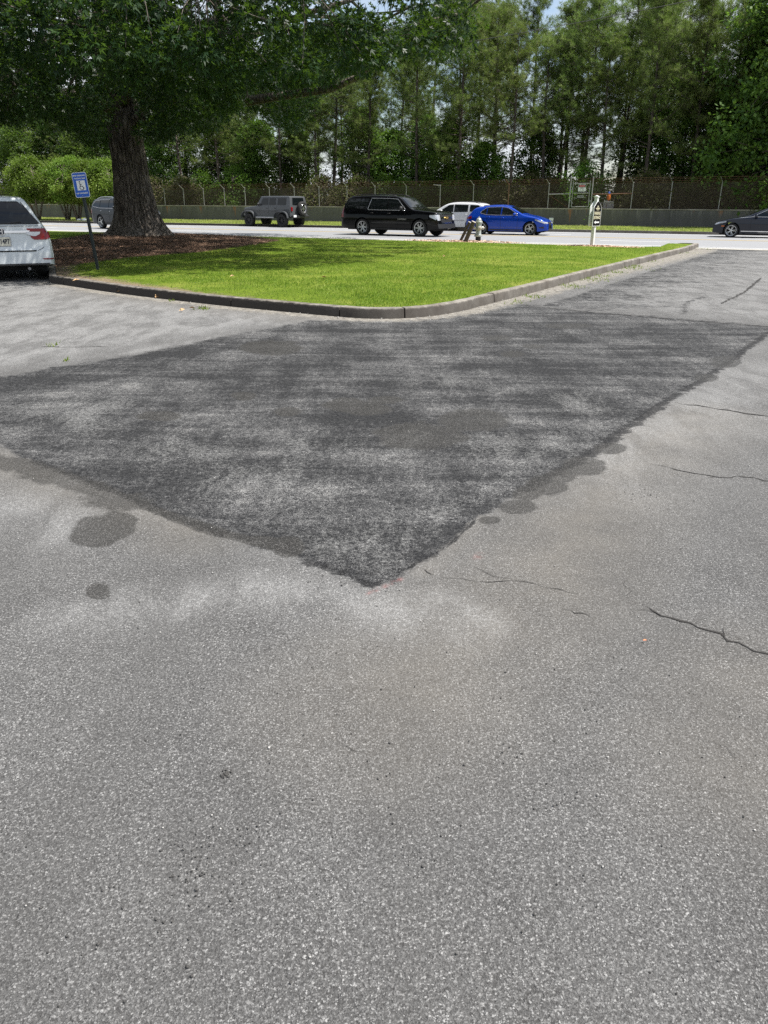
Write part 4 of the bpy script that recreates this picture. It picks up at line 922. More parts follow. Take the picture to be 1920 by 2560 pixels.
# ---- the big oak
def make_oak():
    r_ = np.random.default_rng(11)
    oak = empty('oak_tree', (TREE.x, TREE.y, iz(TREE.x, TREE.y) - .05), 0, 'huge dark shade tree with a flared trunk on the mulch bed behind the blue sign', 'tree')
    # trunk: polar grid with root flare and furrowed bark
    nh, nk = 150, 150; zs = np.concatenate([np.linspace(-.1, 2.2, 90), np.linspace(2.25, 7.2, 60)]); th = np.linspace(0, 2 * PI, nk, endpoint=False)
    T, Z = np.meshgrid(th, zs)
    base = .66 - .028 * Z + .62 * np.exp(-(Z + .1) / .42) + .16 * np.exp(-Z / 1.3)
    lob = (.17 * np.cos(5 * T + 1.2 + .2 * Z) + .10 * np.cos(3 * T + 2) + .07 * np.cos(8 * T + .5)) * np.exp(-(Z + .1) / .6) + .03 * np.cos(4 * T + Z) + .015 * np.sin(7 * T + 2 * Z)
    fur = np.zeros_like(T)
    for k_ in range(14):
        f_ = r_.integers(18, 48); fur += np.abs(np.sin(f_ / 2 * T + r_.uniform(0, 6) + r_.uniform(-1.5, 1.5) * np.sin(Z * r_.uniform(1, 3) + r_.uniform(0, 6)))) / 14
    Rr = base + lob * .9 + (fur - .63) * .30
    cx = -.045 * Z - .02 * np.maximum(Z - 3.5, 0) ** 1.5; cy = .01 * Z
    X = cx + Rr * np.cos(T); Y = cy + Rr * np.sin(T)
    V = np.stack([X, Y, Z], -1).reshape(-1, 3); ix = np.arange(len(zs) * nk).reshape(len(zs), nk)
    F = np.stack([ix[:-1].ravel(), np.roll(ix, -1, 1)[:-1].ravel(), np.roll(ix, -1, 1)[1:].ravel(), ix[1:].ravel()], 1)
    mk('trunk', V, F, M_oakbark, oak, smooth=True)
    S = Skel(); ox, oy, oz = TREE.x, TREE.y, oak.location.z
    loc = lambda px, py, Y: np.array(at(px, py, Y)) - np.array([ox, oy, oz])
    top = np.array([-.35, 0, 5.6])
    S.path([(-.1, 0, 3.6), top, (-.3, .2, 8), (.1, .1, 11), (.3, -.2, 14), (.2, 0, 17)], .52, .08)
    S.path([(-.25, -.1, 4.1), loc(282, 235, 31), loc(265, 190, 30.5), loc(225, 110, 29.5), loc(150, 10, 28), (-7, -5, 9)], .30, .06)
    S.path([(.1, 0, 4.9), loc(355, 140, 31), loc(425, 100, 30.5), loc(520, 60, 30), loc(640, 10, 29), (6, -3, 9.5)], .32, .07)
    S.path([(.25, -.1, 4.0), loc(400, 250, 30.5), loc(480, 262, 29.6), loc(620, 252, 28.5), loc(700, 240, 27.8), loc(830, 222, 27), loc(900, 190, 26.4), loc(1000, 110, 26), loc(1120, 90, 25.6)], .24, .035)
    S.path([(0, -.3, 4.6), loc(330, 200, 29), loc(400, 120, 26.5), loc(560, 60, 24), loc(700, 20, 22.5)], .24, .05)
    S.path([(-.4, -.1, 4.3), loc(200, 230, 29.5), loc(120, 240, 27.5), loc(20, 200, 25.5), loc(-120, 180, 24)], .24, .05)
    S.path([(-.4, .3, 4.8), (-3, 3, 6.5), (-6, 6, 8), (-9, 7, 9)], .26, .06)
    S.path([(.2, .4, 5), (3, 4, 7), (6, 6, 8.5), (9, 7, 9.5)], .26, .06)
    S.path([(.1, -.3, 5), (1, -3.5, 7), (2, -7, 8.5), (2.5, -10, 9)], .26, .06)
    S.path([(0, .5, 5), (0, 4, 7), (.5, 8, 9)], .22, .06)
    # crown envelope: clumps kept inside the outline seen in the photograph
    low = np.array([(-400, 345), (0, 318), (60, 330), (90, 300), (130, 300), (170, 345), (230, 368), (275, 372), (290, 330), (345, 335), (370, 372), (430, 352), (470, 335), (520, 340), (560, 300), (640, 285), (690, 300), (730, 335), (760, 285), (800, 240), (850, 205), (900, 190), (960, 190), (1040, 170), (1100, 165), (1160, 150), (1200, 118), (1212, 90), (1190, 40), (1180, -20), (1200, -200), (1260, -500)], float)
    C = []
    tries = 0
    while len(C) < 4700 and tries < 400000:
        tries += 1
        a = r_.uniform(0, 2 * PI); rr = 15.2 * math.sqrt(r_.uniform(0, 1)); x, y = rr * math.cos(a), rr * math.sin(a) * .95 - 1.9
        q = rr / 15.2; ztop = 5.6 + 13.5 * math.sqrt(max(0, 1 - q * q)); zlow = 2.95 + .85 * q
        if r_.uniform() < .50: z = zlow + abs(r_.normal(0, 1.25))
        else: z = r_.uniform(zlow, ztop) if r_.uniform() < .45 else ztop - abs(r_.normal(0, 1.0))
        if z < zlow - .5 or rr < .9 and z < 6: continue
        p = np.array([x + ox, y + oy, z + oz]); u, v = proj(p[None])[0]
        if v > -500:
            lim_ = np.interp(u, low[:27, 0], low[:27, 1])
            m_ = .42 * 2249 / p[1]                                 # clump radius in photo pixels
            if p[1] < 31.2 and abs(u - 300) < 52 and 215 < v < 345: continue
            if p[1] < 29.5 and 590 < u < 860 and abs(v - 240) < m_ * .75: continue
            if (u > 1212 - m_ and v > -50) or v > lim_ - m_ * .8: continue
            if v < lim_ - 400 and r_.uniform() < .2: continue
            # bright holes in the crown
            if any(math.hypot((u - hx) / hw, (v - hy) / hh) < .8 for hx, hy, hw, hh in ((205, 160, 62, 42), (455, 112, 75, 34), (555, 25, 60, 44), (630, 108, 46, 52), (450, 5, 45, 34), (110, 105, 66, 38), (175, 195, 60, 38), (760, 20, 80, 40), (20, 60, 45, 40), (900, 10, 75, 50), (20, 200, 40, 30), (985, 25, 60, 50))[2:]): continue
        C.append(p - np.array([ox, oy, oz]))
    # droop of foliage hugging the underside round the trunk
    C = np.array(C)
    # branches reach most clumps
    order = r_.permutation(len(C)); inw = lambda P_: .15 * np.hypot(P_[:, 0], P_[:, 1])
    for i in order[:110]: S.grow(C[i] - np.array([0, 0, .1]), r_, .085, .08, 6, inward=inw)
    for i in order[110:700]: S.grow(C[i], r_, .028, .05, 3)
    for i in order[700:2200]: S.grow(C[i], r_, .012, .02, 2)
    V, F = twig_tubes(S.E, 6); mk('limbs', V, F, M_oakbark, oak, smooth=True)
    V, F = leaves(C, 104, r_.uniform(.36, .74, len(C)), .145, r_, 'lobed', .62, .35)
    mk('crown', V, F, M_oakleaf, oak)
make_oak()

# ---- pines behind the fence: several forms, then copies
def make_pine(seed, H_, lean=0.0, bare=.35, dens=1.0):
    r_ = np.random.default_rng(seed)
    root = empty('pine_tree', (0, 0, 0)); S = Skel()
    pts = [(lean * H_ * (f ** 1.5) + .1 * math.sin(f * 7 + seed), .08 * math.sin(5 * f + seed), f * H_) for f in np.linspace(0, 1, 12)]
    tb = MB(); tb.tube(pts, [.20 * (1 - .85 * (i / 11)) + (.06 if i == 0 else 0) for i in range(12)], 9)
    tb.build('trunk', M_pinebark, root, smooth=True)
    C = []; z = bare * H_; E_ = []
    for _ in range(10):                                            # dead stubs low on the stem
        zz = r_.uniform(.08, .5) * H_; a = r_.uniform(0, 2 * PI); bb = np.array([np.interp(zz, [p[2] for p in pts], [p[0] for p in pts]), 0, zz]); E_.append((bb, bb + np.array([math.cos(a), math.sin(a), r_.uniform(-.1, .5)]) * r_.uniform(.4, 1.6), .016, .004))
    while z < H_ - .3:
        f = z / H_; base = np.array([np.interp(z, [p[2] for p in pts], [p[0] for p in pts]), 0, z]); q = (f - bare) / (1 - bare)
        Lb = (1.2 + 2.5 * math.sin(PI * min(1, q * .72 + .25)) ** .8) * r_.uniform(.5, 1.2) * (1 - .25 * q)
        a = r_.uniform(0, 2 * PI); up = r_.uniform(-.1, .45) + .45 * q
        d = np.array([math.cos(a), math.sin(a), up]); d /= np.linalg.norm(d)
        prev = base; n_ = 5; r0 = .045 * (1 - .6 * q)
        bend = r_.normal(0, .18, 3)
        for k_ in range(1, n_ + 1):
            p = base + d * Lb * k_ / n_ + np.array([0, 0, .12 * Lb * (k_ / n_) ** 2]) + bend * (k_ / n_) ** 2 * Lb * .5 + r_.normal(0, .05, 3)
            E_.append((prev, p, r0 * (1 - (k_ - 1) / n_ * .8), r0 * (1 - k_ / n_ * .8)))
            if k_ >= (2 if q > .2 else 3):
                for _ in range(int(r_.integers(3, 6) * dens)):
                    o = r_.normal(0, .34, 3) * (.5 + k_ * .14); o[2] = abs(o[2]) * .8; C.append(p + o); E_.append((p, p + o, .008, .004))
            prev = p
        z += r_.uniform(.05, .27) * (1.6 if r_.uniform() < .1 else 1)
    for _ in range(14): C.append(np.array([pts[-1][0], 0, H_]) + r_.normal(0, .25, 3))
    V, F = twig_tubes(E_, 4); mk('branches', V, F, M_pinebark, root)
    V, F = leaves(np.array(C), 34, r_.uniform(.06, .16, len(C)), .27, r_, 'needle', .9, -.35)
    mk('crown', V, F, M_needle, root)
    return root
def make_broad(seed, H_, W_, name='broadleaf_tree', mat=M_broad, leaf=.17, nC=420, npl=46, lowf=.12, stems=1, barkm=M_pinebark, spread=.5):
    r_ = np.random.default_rng(seed); root = empty(name, (0, 0, 0)); S = Skel()
    for s_ in range(stems):
        a = s_ * 2 * PI / max(1, stems) + .4; k_ = .5 if stems > 1 else .12
        S.path([(0 if stems == 1 else .1 * math.cos(a), 0 if stems == 1 else .1 * math.sin(a), 0)] + [(math.cos(a) * k_ * f * W_ * .5, math.sin(a) * k_ * f * W_ * .5, f * H_ * .8) for f in (.3, .6, 1)], (.15 if stems == 1 else .13) * H_ / 8 + .02, .03)
    nE = len(S.E)
    V, F = twig_tubes(S.E, 8); mk('trunk', V, F, barkm, root, smooth=True)
    C = []
    while len(C) < nC:
        a = r_.uniform(0, 2 * PI); q = math.sqrt(r_.uniform()); z = r_.uniform(lowf, 1)
        env = math.sin(PI * min(1, (z - lowf) / (1 - lowf) * .8 + .2)) ** .6
        env *= .72 + .2 * math.sin(3 * a + seed + 4 * z) + .22 * math.sin(5 * a - 9 * z + 2 * seed)
        C.append((W_ / 2 * q ** .6 * env * math.cos(a), W_ / 2 * q ** .6 * env * math.sin(a), z * H_))
    C = np.array(C); S2 = S; S2.E = []
    for i in r_.permutation(len(C))[:nC // 3]: S2.grow(C[i], r_, .03, .08, 3)
    V, F = twig_tubes(S2.E, 4); mk('branches', V, F, barkm, root)
    V, F = leaves(C, npl, r_.uniform(.22, .85, len(C)), leaf, r_, 'oval', .6, .2); mk('crown', V, F, mat, root)
    return root
def copy_thing(root, loc, rz, sc, label, group, cat='tree'):
    o = root.copy(); link(o); o.location = loc; o.rotation_euler = (0, 0, rz); o.scale = sc if isinstance(sc, tuple) else (sc, sc, sc)
    o['label'] = label; o['category'] = cat; o['group'] = group
    for ch in list(root.children):
        c = ch.copy(); link(c, o)
    return o
used = set()
def place(root, loc, rz, sc, label, group, cat='tree'):
    if root.name not in used:
        used.add(root.name); root.location = loc; root.rotation_euler = (0, 0, rz); root.scale = sc if isinstance(sc, tuple) else (sc, sc, sc)
        tag(root, label, cat, group); return root
    return copy_thing(root, loc, rz, sc, label, group, cat)
def behind(px, off, back=0):
    """ground point behind the wall in photo column px, off metres beyond it"""
    P, Q = B0 + wn * off, B1 + wn * off; p = on_line(P, Q, px); return Vector((p.x, p.y, 0))
pines = [make_pine(1, 18.5, .01, .34), make_pine(2, 17.5, -.02, .42), make_pine(3, 19, .015, .26, 1.0), make_pine(4, 15.5, .03, .48, .9), make_pine(5, 18.5, -.01, .36)]
rp = random.Random(5)
seen = set()
def uniq(lab):
    seen.add(lab); return lab
front = [(545, 2.5, 0, .95, 'pine with a thick pale grey trunk behind the fence left of the off-road car'), (792, 4, 1, .95, 'slim pine behind the fence above the black car roof, left of its neighbour'), (833, 6, 3, 1.0, 'slim pine behind the fence above the middle of the black car'),
         (917, 5, 2, .95, 'straight pine behind the fence above the black car windshield'), (700, 5, 4, .95, 'pine behind the fence between the off-road car and the black car'), (620, 8, 2, .95, 'pine above the off-road car, set back from the fence'),
         (1035, 5, 0, 1.0, 'pine behind the fence above the black car hood'), (1139, 3.5, 2, 1.0, 'wide crowned pine behind the fence above the pale car'), (1226, 6, 4, 1.02, 'pine behind the fence straight above the blue hatchback roof'),
         (1270, 3, 1, 1.0, 'tall pine close to the fence above the blue hatchback hood'), (1348, 5, 3, 1.08, 'thin pine just left of the fence gate'), (1388, 8, 0, 1.0, 'thin dark pine set back behind the left rail of the gate'), (1449, 6, 4, 1.05, 'pine seen through the gate opening'),
         (1492, 4, 2, 1.06, 'thick dark pine trunk right of the gate'), (1544, 9, 1, 1.05, 'pine set back right of the white post'), (1602, 3.5, 0, 1.02, 'tall straight pine close behind the fence, second right of the white post'), (1640, 8, 3, 1.05, 'slim pine set back behind the rusty fence post'),
         (1718, 4, 2, 1.04, 'leaning pine with a wide crown near the right of the fence'), (1790, 8, 4, 1.0, 'pine behind the fence above the dark sedan nose'), (1850, 5, 1, 1.0, 'pine above the dark sedan windshield'), (1915, 7, 0, 1.05, 'pine at the right edge above the dark sedan'), (455, 5, 3, .95, 'pine right of the big oak trunk'), (180, 9, 4, .9, 'pine behind the small leafy trees left of the oak trunk'), (60, 11, 2, .9, 'pine behind the small leafy trees at the left edge')]
PH = [18.5, 17.5, 19, 15.5, 18.5]
def top_scale(px, off, k_, ty):
    p = behind(px, off); return min(1.25, at(px, ty, p.y).z / PH[k_])
def top_row(px, spread=1.0):
    if px < 250: return rp.uniform(230, 330)
    if px < 900: return rp.uniform(60, 230)
    if px < 1050: return rp.uniform(30, 110)
    return rp.uniform(-70, 100)
for px, off, k_, sc, lab in front:
    sc = top_scale(px, off, k_, top_row(px)); wx = max(.8, sc) * rp.uniform(.9, 1.05)
    place(pines[k_], behind(px, off), rp.uniform(0, 6.28), (wx, wx, sc), lab, 'pines standing just behind the fence')
for row, (off, n_) in enumerate([(12, 22), (22, 18), (36, 16)]):
    for i in range(n_):
        px = -250 + (2450) * (i + rp.uniform(.1, .9)) / n_
        if 1480 < px < 1530: px += 55
        lab = ['one of the crowded pines in the nearer back row of the woods', 'one of the crowded pines in the middle back row of the woods', 'one of the crowded pines deepest in the woods'][row]
        k_ = rp.randrange(5); o_ = off + rp.uniform(-3, 3); sc = top_scale(px, o_, k_, top_row(px)); wx = max(.85, sc)
        place(pines[k_], behind(px, o_), rp.uniform(0, 6.28), (wx, wx, sc), lab, lab.replace('one of the ', ''))
broads = [make_broad(21, 8.5, 6.5, mat=M_wood_leaf, nC=520, lowf=.06), make_broad(22, 11, 7.5, nC=620, mat=M_wood_leaf, lowf=.06), make_broad(23, 7, 7, lowf=.04, nC=500)]
for px, off, k_, sc, lab in [(740, 7, 0, .9, 'bright leafy tree behind the fence left of the black car'), (1060, 8, 1, .8, 'leafy tree between the pines above the black car nose'), (1120, 5, 0, .9, 'leafy tree behind the fence above the pale car roof'), (1200, 5, 2, .9, 'leafy tree with fresh green leaves behind the blue hatchback'),
                             (1700, 7, 1, .95, 'leafy tree behind the fence left of the dark sedan'), (1760, 6, 1, .9, 'bright yellow-green leafy tree near the right end of the fence'), (1840, 7, 1, 1.0, 'dense green leafy tree above the dark sedan'), (1900, 5, 1, 1.35, 'tall dark leafy tree at the right edge of the view'), (1960, 2.5, 1, 1.5, 'very tall leafy tree overhanging the right edge'),
                             (380, 6, 0, 1.0, 'leafy tree just right of the oak trunk'), (460, 8, 1, .8, 'leafy tree behind the fence right of the oak'), (560, 9, 0, 1.1, 'leafy tree behind the fence above the off-road car hood'), (650, 7, 2, 1.1, 'leafy tree behind the fence above the off-road car'),
                             (300, 9, 1, .9, 'leafy tree hidden behind the oak trunk'), (220, 8, 1, .85, 'grey green leafy tree behind the blue sign'), (150, 10, 1, .95, 'grey green leafy tree left of the blue sign'), (70, 8, 1, 1.0, 'grey green leafy tree above the white van'), (0, 9, 1, .95, 'grey green leafy tree at the left edge'), (900, 9, 0, 1.0, 'leafy tree behind the black car roof'), (980, 10, 2, 1.1, 'low leafy tree behind the windshield of the black car'), (1330, 9, 0, .9, 'leafy tree left of the gate'), (1600, 10, 0, 1.0, 'leafy tree right of the cabinet')]:
    place(broads[k_], behind(px, off), rp.uniform(0, 6.28), (sc, sc, sc * rp.uniform(.9, 1.1)), lab, 'broadleaf trees among the pines')
scr = [make_broad(31, 3.0, 4.2, 'scrub_bush', M_scrub, .14, 200, 38, .03, 3, M_pinebark), make_broad(32, 3.8, 4.5, 'scrub_bush', M_broad, .14, 190, 38, .03, 3, M_pinebark)]
for i in range(58):
    px = -200 + 2350 * (i + rp.uniform(0, 1)) / 58
    if 1495 < px < 1545: continue
    k_ = 0 if rp.random() < .62 else 1
    place(scr[k_], behind(px, rp.choice([2.2, 3.2, 6, 9, 12])), rp.uniform(0, 6.28), rp.uniform(.8, 1.15), ['brownish scrub bush in the tangle behind the chain link fence', 'green scrub bush in the tangle behind the chain link fence'][k_], ['brown scrub behind the fence', 'green scrub behind the fence'][k_], 'bush')
crepe = make_broad(41, 4.3, 5.2, 'small_tree', M_crepe, .12, 420, 60, .34, 4, M_greybark)
for px, off, sc, lab in [(20, 2.5, 1.02, 'small yellow-green tree above the white van roof, leftmost of its row'), (75, 3.4, .98, 'small yellow-green tree behind the white van, second from the left of its row'), (112, 3.0, 1.0, 'small yellow-green tree with a pale forked trunk left of the blue sign'), (154, 3.0, .95, 'small yellow-green tree whose trunk stands nearest left of the blue sign'), (197, 3.0, .96, 'small yellow-green tree behind the blue sign, rightmost of its row')]:
    p = on_line(E0, E1, px) + fn * off; place(crepe, Vector((p.x, p.y, .12)), rp.uniform(0, 6.28), sc, lab, 'small trees in front of the wall')

# ------------------------------------------------------------------ overhead cables
def cable(pa, pb, sag, lab):
    b = MB(); P = [pa.lerp(pb, i / 24) - Vector((0, 0, sag * 4 * (i / 24) * (1 - i / 24))) for i in range(25)]
    tag(b.tube(P, .014, 5).build('overhead_cable', M_cable), lab, 'cable')
cable(at(700, 175, 46), at(2100, -80, 44), .3, 'thin overhead cable crossing the pine tops from lower left to upper right')
cable(at(850, 50, 40), at(1500, -90, 38), .2, 'thin overhead cable at the top beside the oak branches')

# ------------------------------------------------------------------ cars
class Car:
    def __init__(s, name, label, L, Wd, top, wtab, sill, arches, wr, paint, loc, heading, lf=.55, lr=.45, af=.22, ar=.16, crown=.03, rnd=.07):
        s.L, s.Wd, s.sill, s.paint, s.rnd, s.crown = L, Wd, sill, paint, rnd, crown; s.lf, s.lr, s.af, s.ar = lf, lr, af, ar
        P = [np.array(p, float) for p in top]
        for _ in range(2):
            Q = [P[0]]
            for a, b in zip(P[:-1], P[1:]): Q += [a * .8 + b * .2, a * .2 + b * .8]
            P = Q + [P[-1]]
        P = np.array(P); s.tx, s.tz = P[:, 0], P[:, 1]; s.wz = [p[0] for p in wtab]; s.ww = [p[1] for p in wtab]
        s.arches = arches; s.wr = wr; s.Ra = wr + .055
        s.root = empty(name, loc, heading + PI, label, 'car')
        xs = list(s.tx) + list(np.linspace(0, L, 90))
        for xc in arches:
            xs += [xc + s.Ra * math.cos(a) for a in np.linspace(0, PI, 19)] + [xc - s.Ra - .004, xc + s.Ra + .004]
        xs = np.unique(np.round([x for x in xs if 0 <= x <= L], 4)); s.xs = xs
        V = []; nrow = 26; nc = 9
        for x in xs:
            zt = float(np.interp(x, s.tx, s.tz)); zb = min(s.zbot(x), zt - .05)
            fr = np.concatenate([np.linspace(0, 1, nrow - 5)[:-1] * (zt - min(rnd, (zt - zb) * .4) - zb) + zb, zt - min(rnd, (zt - zb) * .4) * np.array([1, .7, .42, .2, .06, 0])])
            ring = [(x, s.hw(x, z), z) for z in fr]; wt = s.hw(x, zt)
            cross = [(x, y, zt + crown * (1 - (y / max(wt, .01)) ** 2)) for y in np.linspace(wt, -wt, nc)[1:-1]]
            V.append(ring + cross + [(a, -b, c) for a, b, c in ring[::-1]])
        m = len(V[0]); k = len(V); V = np.array(V).reshape(-1, 3); V[:, 0] -= L / 2
        ix = np.arange(m * k).reshape(k, m)
        F = [tuple(int(q) for q in (ix[i, j], ix[i + 1, j], ix[i + 1, j + 1], ix[i, j + 1])) for i in range(k - 1) for j in range(m - 1)]
        F += [tuple(int(q) for q in (ix[i, m - 1], ix[i + 1, m - 1], ix[i + 1, 0], ix[i, 0])) for i in range(k - 1)]
        F += [tuple(int(q) for q in ix[0]), tuple(int(q) for q in ix[-1][::-1])]
        mk('body', V, F, paint, s.root, autoang=38)
        ub = MB(); ub.box((0, 0, (sill + .55) / 2 + .0), (L - .7, Wd - .46, .55 - sill + .1)); ub.build('underbody', M_under, s.root)
    def zbot(s, x):
        z = s.sill + .06 * max(0, 1 - x / .5) + .08 * max(0, 1 - (s.L - x) / .6)
        for xc in s.arches:
            if abs(x - xc) < s.Ra: z = max(z, s.wr + math.sqrt(max(0, s.Ra ** 2 - (x - xc) ** 2)))
        return z
    def hw(s, x, z):
        b = float(np.interp(z, s.wz, s.ww)) * s.Wd / 2
        b *= 1 - s.af * max(0, 1 - x / s.lf) ** 2.4 - s.ar * max(0, 1 - (s.L - x) / s.lr) ** 2.4
        zt = float(np.interp(x, s.tx, s.tz)); d = max(0, zt - z); r = s.rnd
        if d < r: b -= r * (1 - math.sqrt(max(0, 1 - (1 - d / r) ** 2)))
        return b
    def side(s, name, lo, hi, mat, sides=(1, -1), off=.012, parent=None, n=22, mrows=6, th=None):
        lo = np.array(lo, float); hi = np.array(hi, float); x0 = max(lo[0, 0], hi[0, 0]); x1 = min(lo[-1, 0], hi[-1, 0]); out = []
        for sg_ in sides:
            V = []
            for x in np.linspace(x0, x1, n):
                a = np.interp(x, lo[:, 0], lo[:, 1]); b = np.interp(x, hi[:, 0], hi[:, 1])
                b = min(b, np.interp(x, s.tx, s.tz) - .004)
                for z in np.linspace(a, max(a, b), mrows): V.append((x - s.L / 2, sg_ * (s.hw(x, z) + off), z))
            ix = np.arange(n * mrows).reshape(n, mrows); F = np.stack([ix[:-1, :-1].ravel(), ix[1:, :-1].ravel(), ix[1:, 1:].ravel(), ix[:-1, 1:].ravel()], 1)
            if sg_ > 0: F = F[:, ::-1]
            out.append(mk(name, V, np.ascontiguousarray(F), mat, parent or s.root, smooth=True))
        return out
    def trim(s, name, pts, r, mat, sides=(1, -1), off=.006):
        for sg_ in sides:
            P = []
            for a, b in zip(pts[:-1], pts[1:]):
                for k_ in range(8): f = k_ / 8; P.append((a[0] * (1 - f) + b[0] * f, a[1] * (1 - f) + b[1] * f))
            P.append(pts[-1]); MB().tube([(x - s.L / 2, sg_ * (s.hw(x, z) + off), z) for x, z in P], r, 6).build(name, mat, s.root, smooth=True)
    def seams(s, polys, sides=(1, -1)):
        for sg_ in sides:
            b = MB()
            for pts in polys:
                P = []
                for a, c in zip(pts[:-1], pts[1:]):
                    for k_ in range(8): f = k_ / 8; P.append((a[0] * (1 - f) + c[0] * f, a[1] * (1 - f) + c[1] * f))
                P.append(pts[-1]); b.tube([(x - s.L / 2, sg_ * (s.hw(x, z) - .001), z) for x, z in P], .0065, 4)
            b.build('door_seams', M_under, s.root)
    def over(s, name, x0, x1, fw, mat, off=.012, n=14, parent=None):
        """patch over the top: hood, windshield, rear window. fw: fraction of half width at x0, x1"""
        V = []; m = 11
        for i, x in enumerate(np.linspace(x0, x1, n)):
            f = i / (n - 1); zt = float(np.interp(x, s.tx, s.tz)); w_ = s.hw(x, zt) * (fw[0] * (1 - f) + fw[1] * f)
            dx = .01; sl_ = (np.interp(x + dx, s.tx, s.tz) - np.interp(x - dx, s.tx, s.tz)) / (2 * dx); nn = np.array([-sl_, 1]) / math.hypot(sl_, 1)
            wt = s.hw(x, zt)
            for y in np.linspace(-w_, w_, m): V.append((x - s.L / 2 + nn[0] * off, y, zt + s.crown * (1 - (y / wt) ** 2) + nn[1] * off))
        ix = np.arange(n * m).reshape(n, m); F = np.stack([ix[:-1, :-1].ravel(), ix[1:, :-1].ravel(), ix[1:, 1:].ravel(), ix[:-1, 1:].ravel()], 1)
        return mk(name, V, F, mat, parent or s.root, smooth=True)
    def endx(s, z, rear):
        k_ = int(np.argmax(s.tz)); 
        if rear: xs, zs = s.tx[k_:][::-1], s.tz[k_:][::-1]
        else: xs, zs = s.tx[:k_ + 1], s.tz[:k_ + 1]
        zs = np.maximum.accumulate(zs); return float(np.interp(z, zs, xs))
    def end(s, name, rows, mat, rear=False, off=.008, parent=None, th=.02):
        """patch on the nose or tail. rows: (z, y0, y1)"""
        V = []; m = 7; sg_ = 1 if rear else -1; R_ = []
        for (za, a0_, a1_), (zb, b0_, b1_) in zip(rows[:-1], rows[1:]):
            for k_ in range(4): f = k_ / 4; R_.append((za * (1 - f) + zb * f, a0_ * (1 - f) + b0_ * f, a1_ * (1 - f) + b1_ * f))
        R_.append(rows[-1])
        for z, y0, y1 in R_:
            x0_ = s.endx(z, rear)
            for y in np.linspace(y0, y1, m):
                x = s.endx(z - s.crown * max(0, 1 - (y / max(.1, s.hw(x0_, z))) ** 2), rear)
                # wrap round the corner beyond the flat part
                xx = x
                for _ in range(60):
                    if s.hw(xx, z) >= abs(y) or abs(xx - x) > .6: break
                    xx += -.01 if rear else .01
                zt = np.interp(xx, s.tx, s.tz); V.append((xx - s.L / 2 + sg_ * off, y + (off if y > s.hw(x, z) else (-off if -y > s.hw(x, z) else 0)), z))
        n = len(R_); ix = np.arange(n * m).reshape(n, m); F = np.stack([ix[:-1, :-1].ravel(), ix[1:, :-1].ravel(), ix[1:, 1:].ravel(), ix[:-1, 1:].ravel()], 1)
        return mk(name, V, F, mat, parent or s.root, smooth=True)
    def wheels(s, rimmat, spokes=5, width=.25, rimf=.66, double=False, inset=.02, sw=.05):
        for xc in s.arches:
            for sg_ in (1, -1):
                r = s.wr; y0 = sg_ * (s.Wd / 2 - inset - width / 2 - .01)
                M = Matrix.Translation((xc - s.L / 2, y0, r)) @ Matrix.Rotation(-sg_ * PI / 2, 4, 'X')   # local +Z points outward
                ri = r * rimf; b = MB(); h = width / 2
                b.lathe([(ri * .98, -h * .9), (r * .88, -h), (r * .97, -h * .8), (r, -h * .5), (r, h * .5), (r * .97, h * .8), (r * .88, h), (ri + .01, h * .92), (ri * .97, h * .8), (ri * .97, 0), (.02, 0)], 36, M)
                wh = b.build('wheel', M_tyre, s.root, autoang=40)
                b = MB(); b.lathe([(ri * .90, h * .30), (ri * .93, h * .84), (ri * 1.01, h * .93), (ri * 1.0, h * .7)], 36, M, False)
                b.lathe([(.0, h * .70), (.05, h * .70), (.065, h * .55), (.065, h * .1)], 14, M)
                for k_ in range(spokes):
                    for dd in ((-.13, .13) if double else (0,)):
                        a = 2 * PI * k_ / spokes + dd * 1.2; Mr = M @ Matrix.Rotation(a, 4, 'Z')
                        w1, w2 = sw, sw * .62
                        V = [(.04, -w1 / 2, h * .25), (.04, w1 / 2, h * .25), (ri * .95, w2 / 2, h * .5), (ri * .95, -w2 / 2, h * .5), (.04, -w1 / 2 * .8, h * .66), (.04, w1 / 2 * .8, h * .66), (ri * .95, w2 / 2 * .8, h * .80), (ri * .95, -w2 / 2 * .8, h * .80)]
                        b.add([Mr @ Vector(v) for v in V], [(0, 3, 2, 1), (4, 5, 6, 7), (0, 1, 5, 4), (1, 2, 6, 5), (2, 3, 7, 6), (3, 0, 4, 7)])
                b.build('rim', rimmat, wh, autoang=40)
    def mirror(s, x, z, mat, size=(.12, .2, .15)):
        for sg_ in (1, -1):
            y = sg_ * (s.hw(x, z) + .11); o = MB()
            o.lathe([(0, -.5), (.38, -.46), (.5, -.25), (.5, .25), (.38, .46), (0, .5)], 12, Matrix.Translation((x - s.L / 2, y, z + .04)) @ Matrix.Diagonal((size[0], size[1], size[2], 1)) @ Matrix.Rotation(PI / 2, 4, 'X'))
            o.tube([(x - s.L / 2, sg_ * (s.hw(x, z) - .02), z), (x - s.L / 2, y, z)], .02, 6); o.build('mirror', mat, s.root, smooth=True)
    def handle(s, pts, mat):
        for x, z in pts:
            for sg_ in (1, -1):
                MB().tube([(x - .09 - s.L / 2, sg_ * (s.hw(x, z) + .012), z), (x - s.L / 2, sg_ * (s.hw(x, z) + .03), z + .004), (x + .09 - s.L / 2, sg_ * (s.hw(x, z) + .012), z)], .013, 6).build('door_handle', mat, s.root, smooth=True)
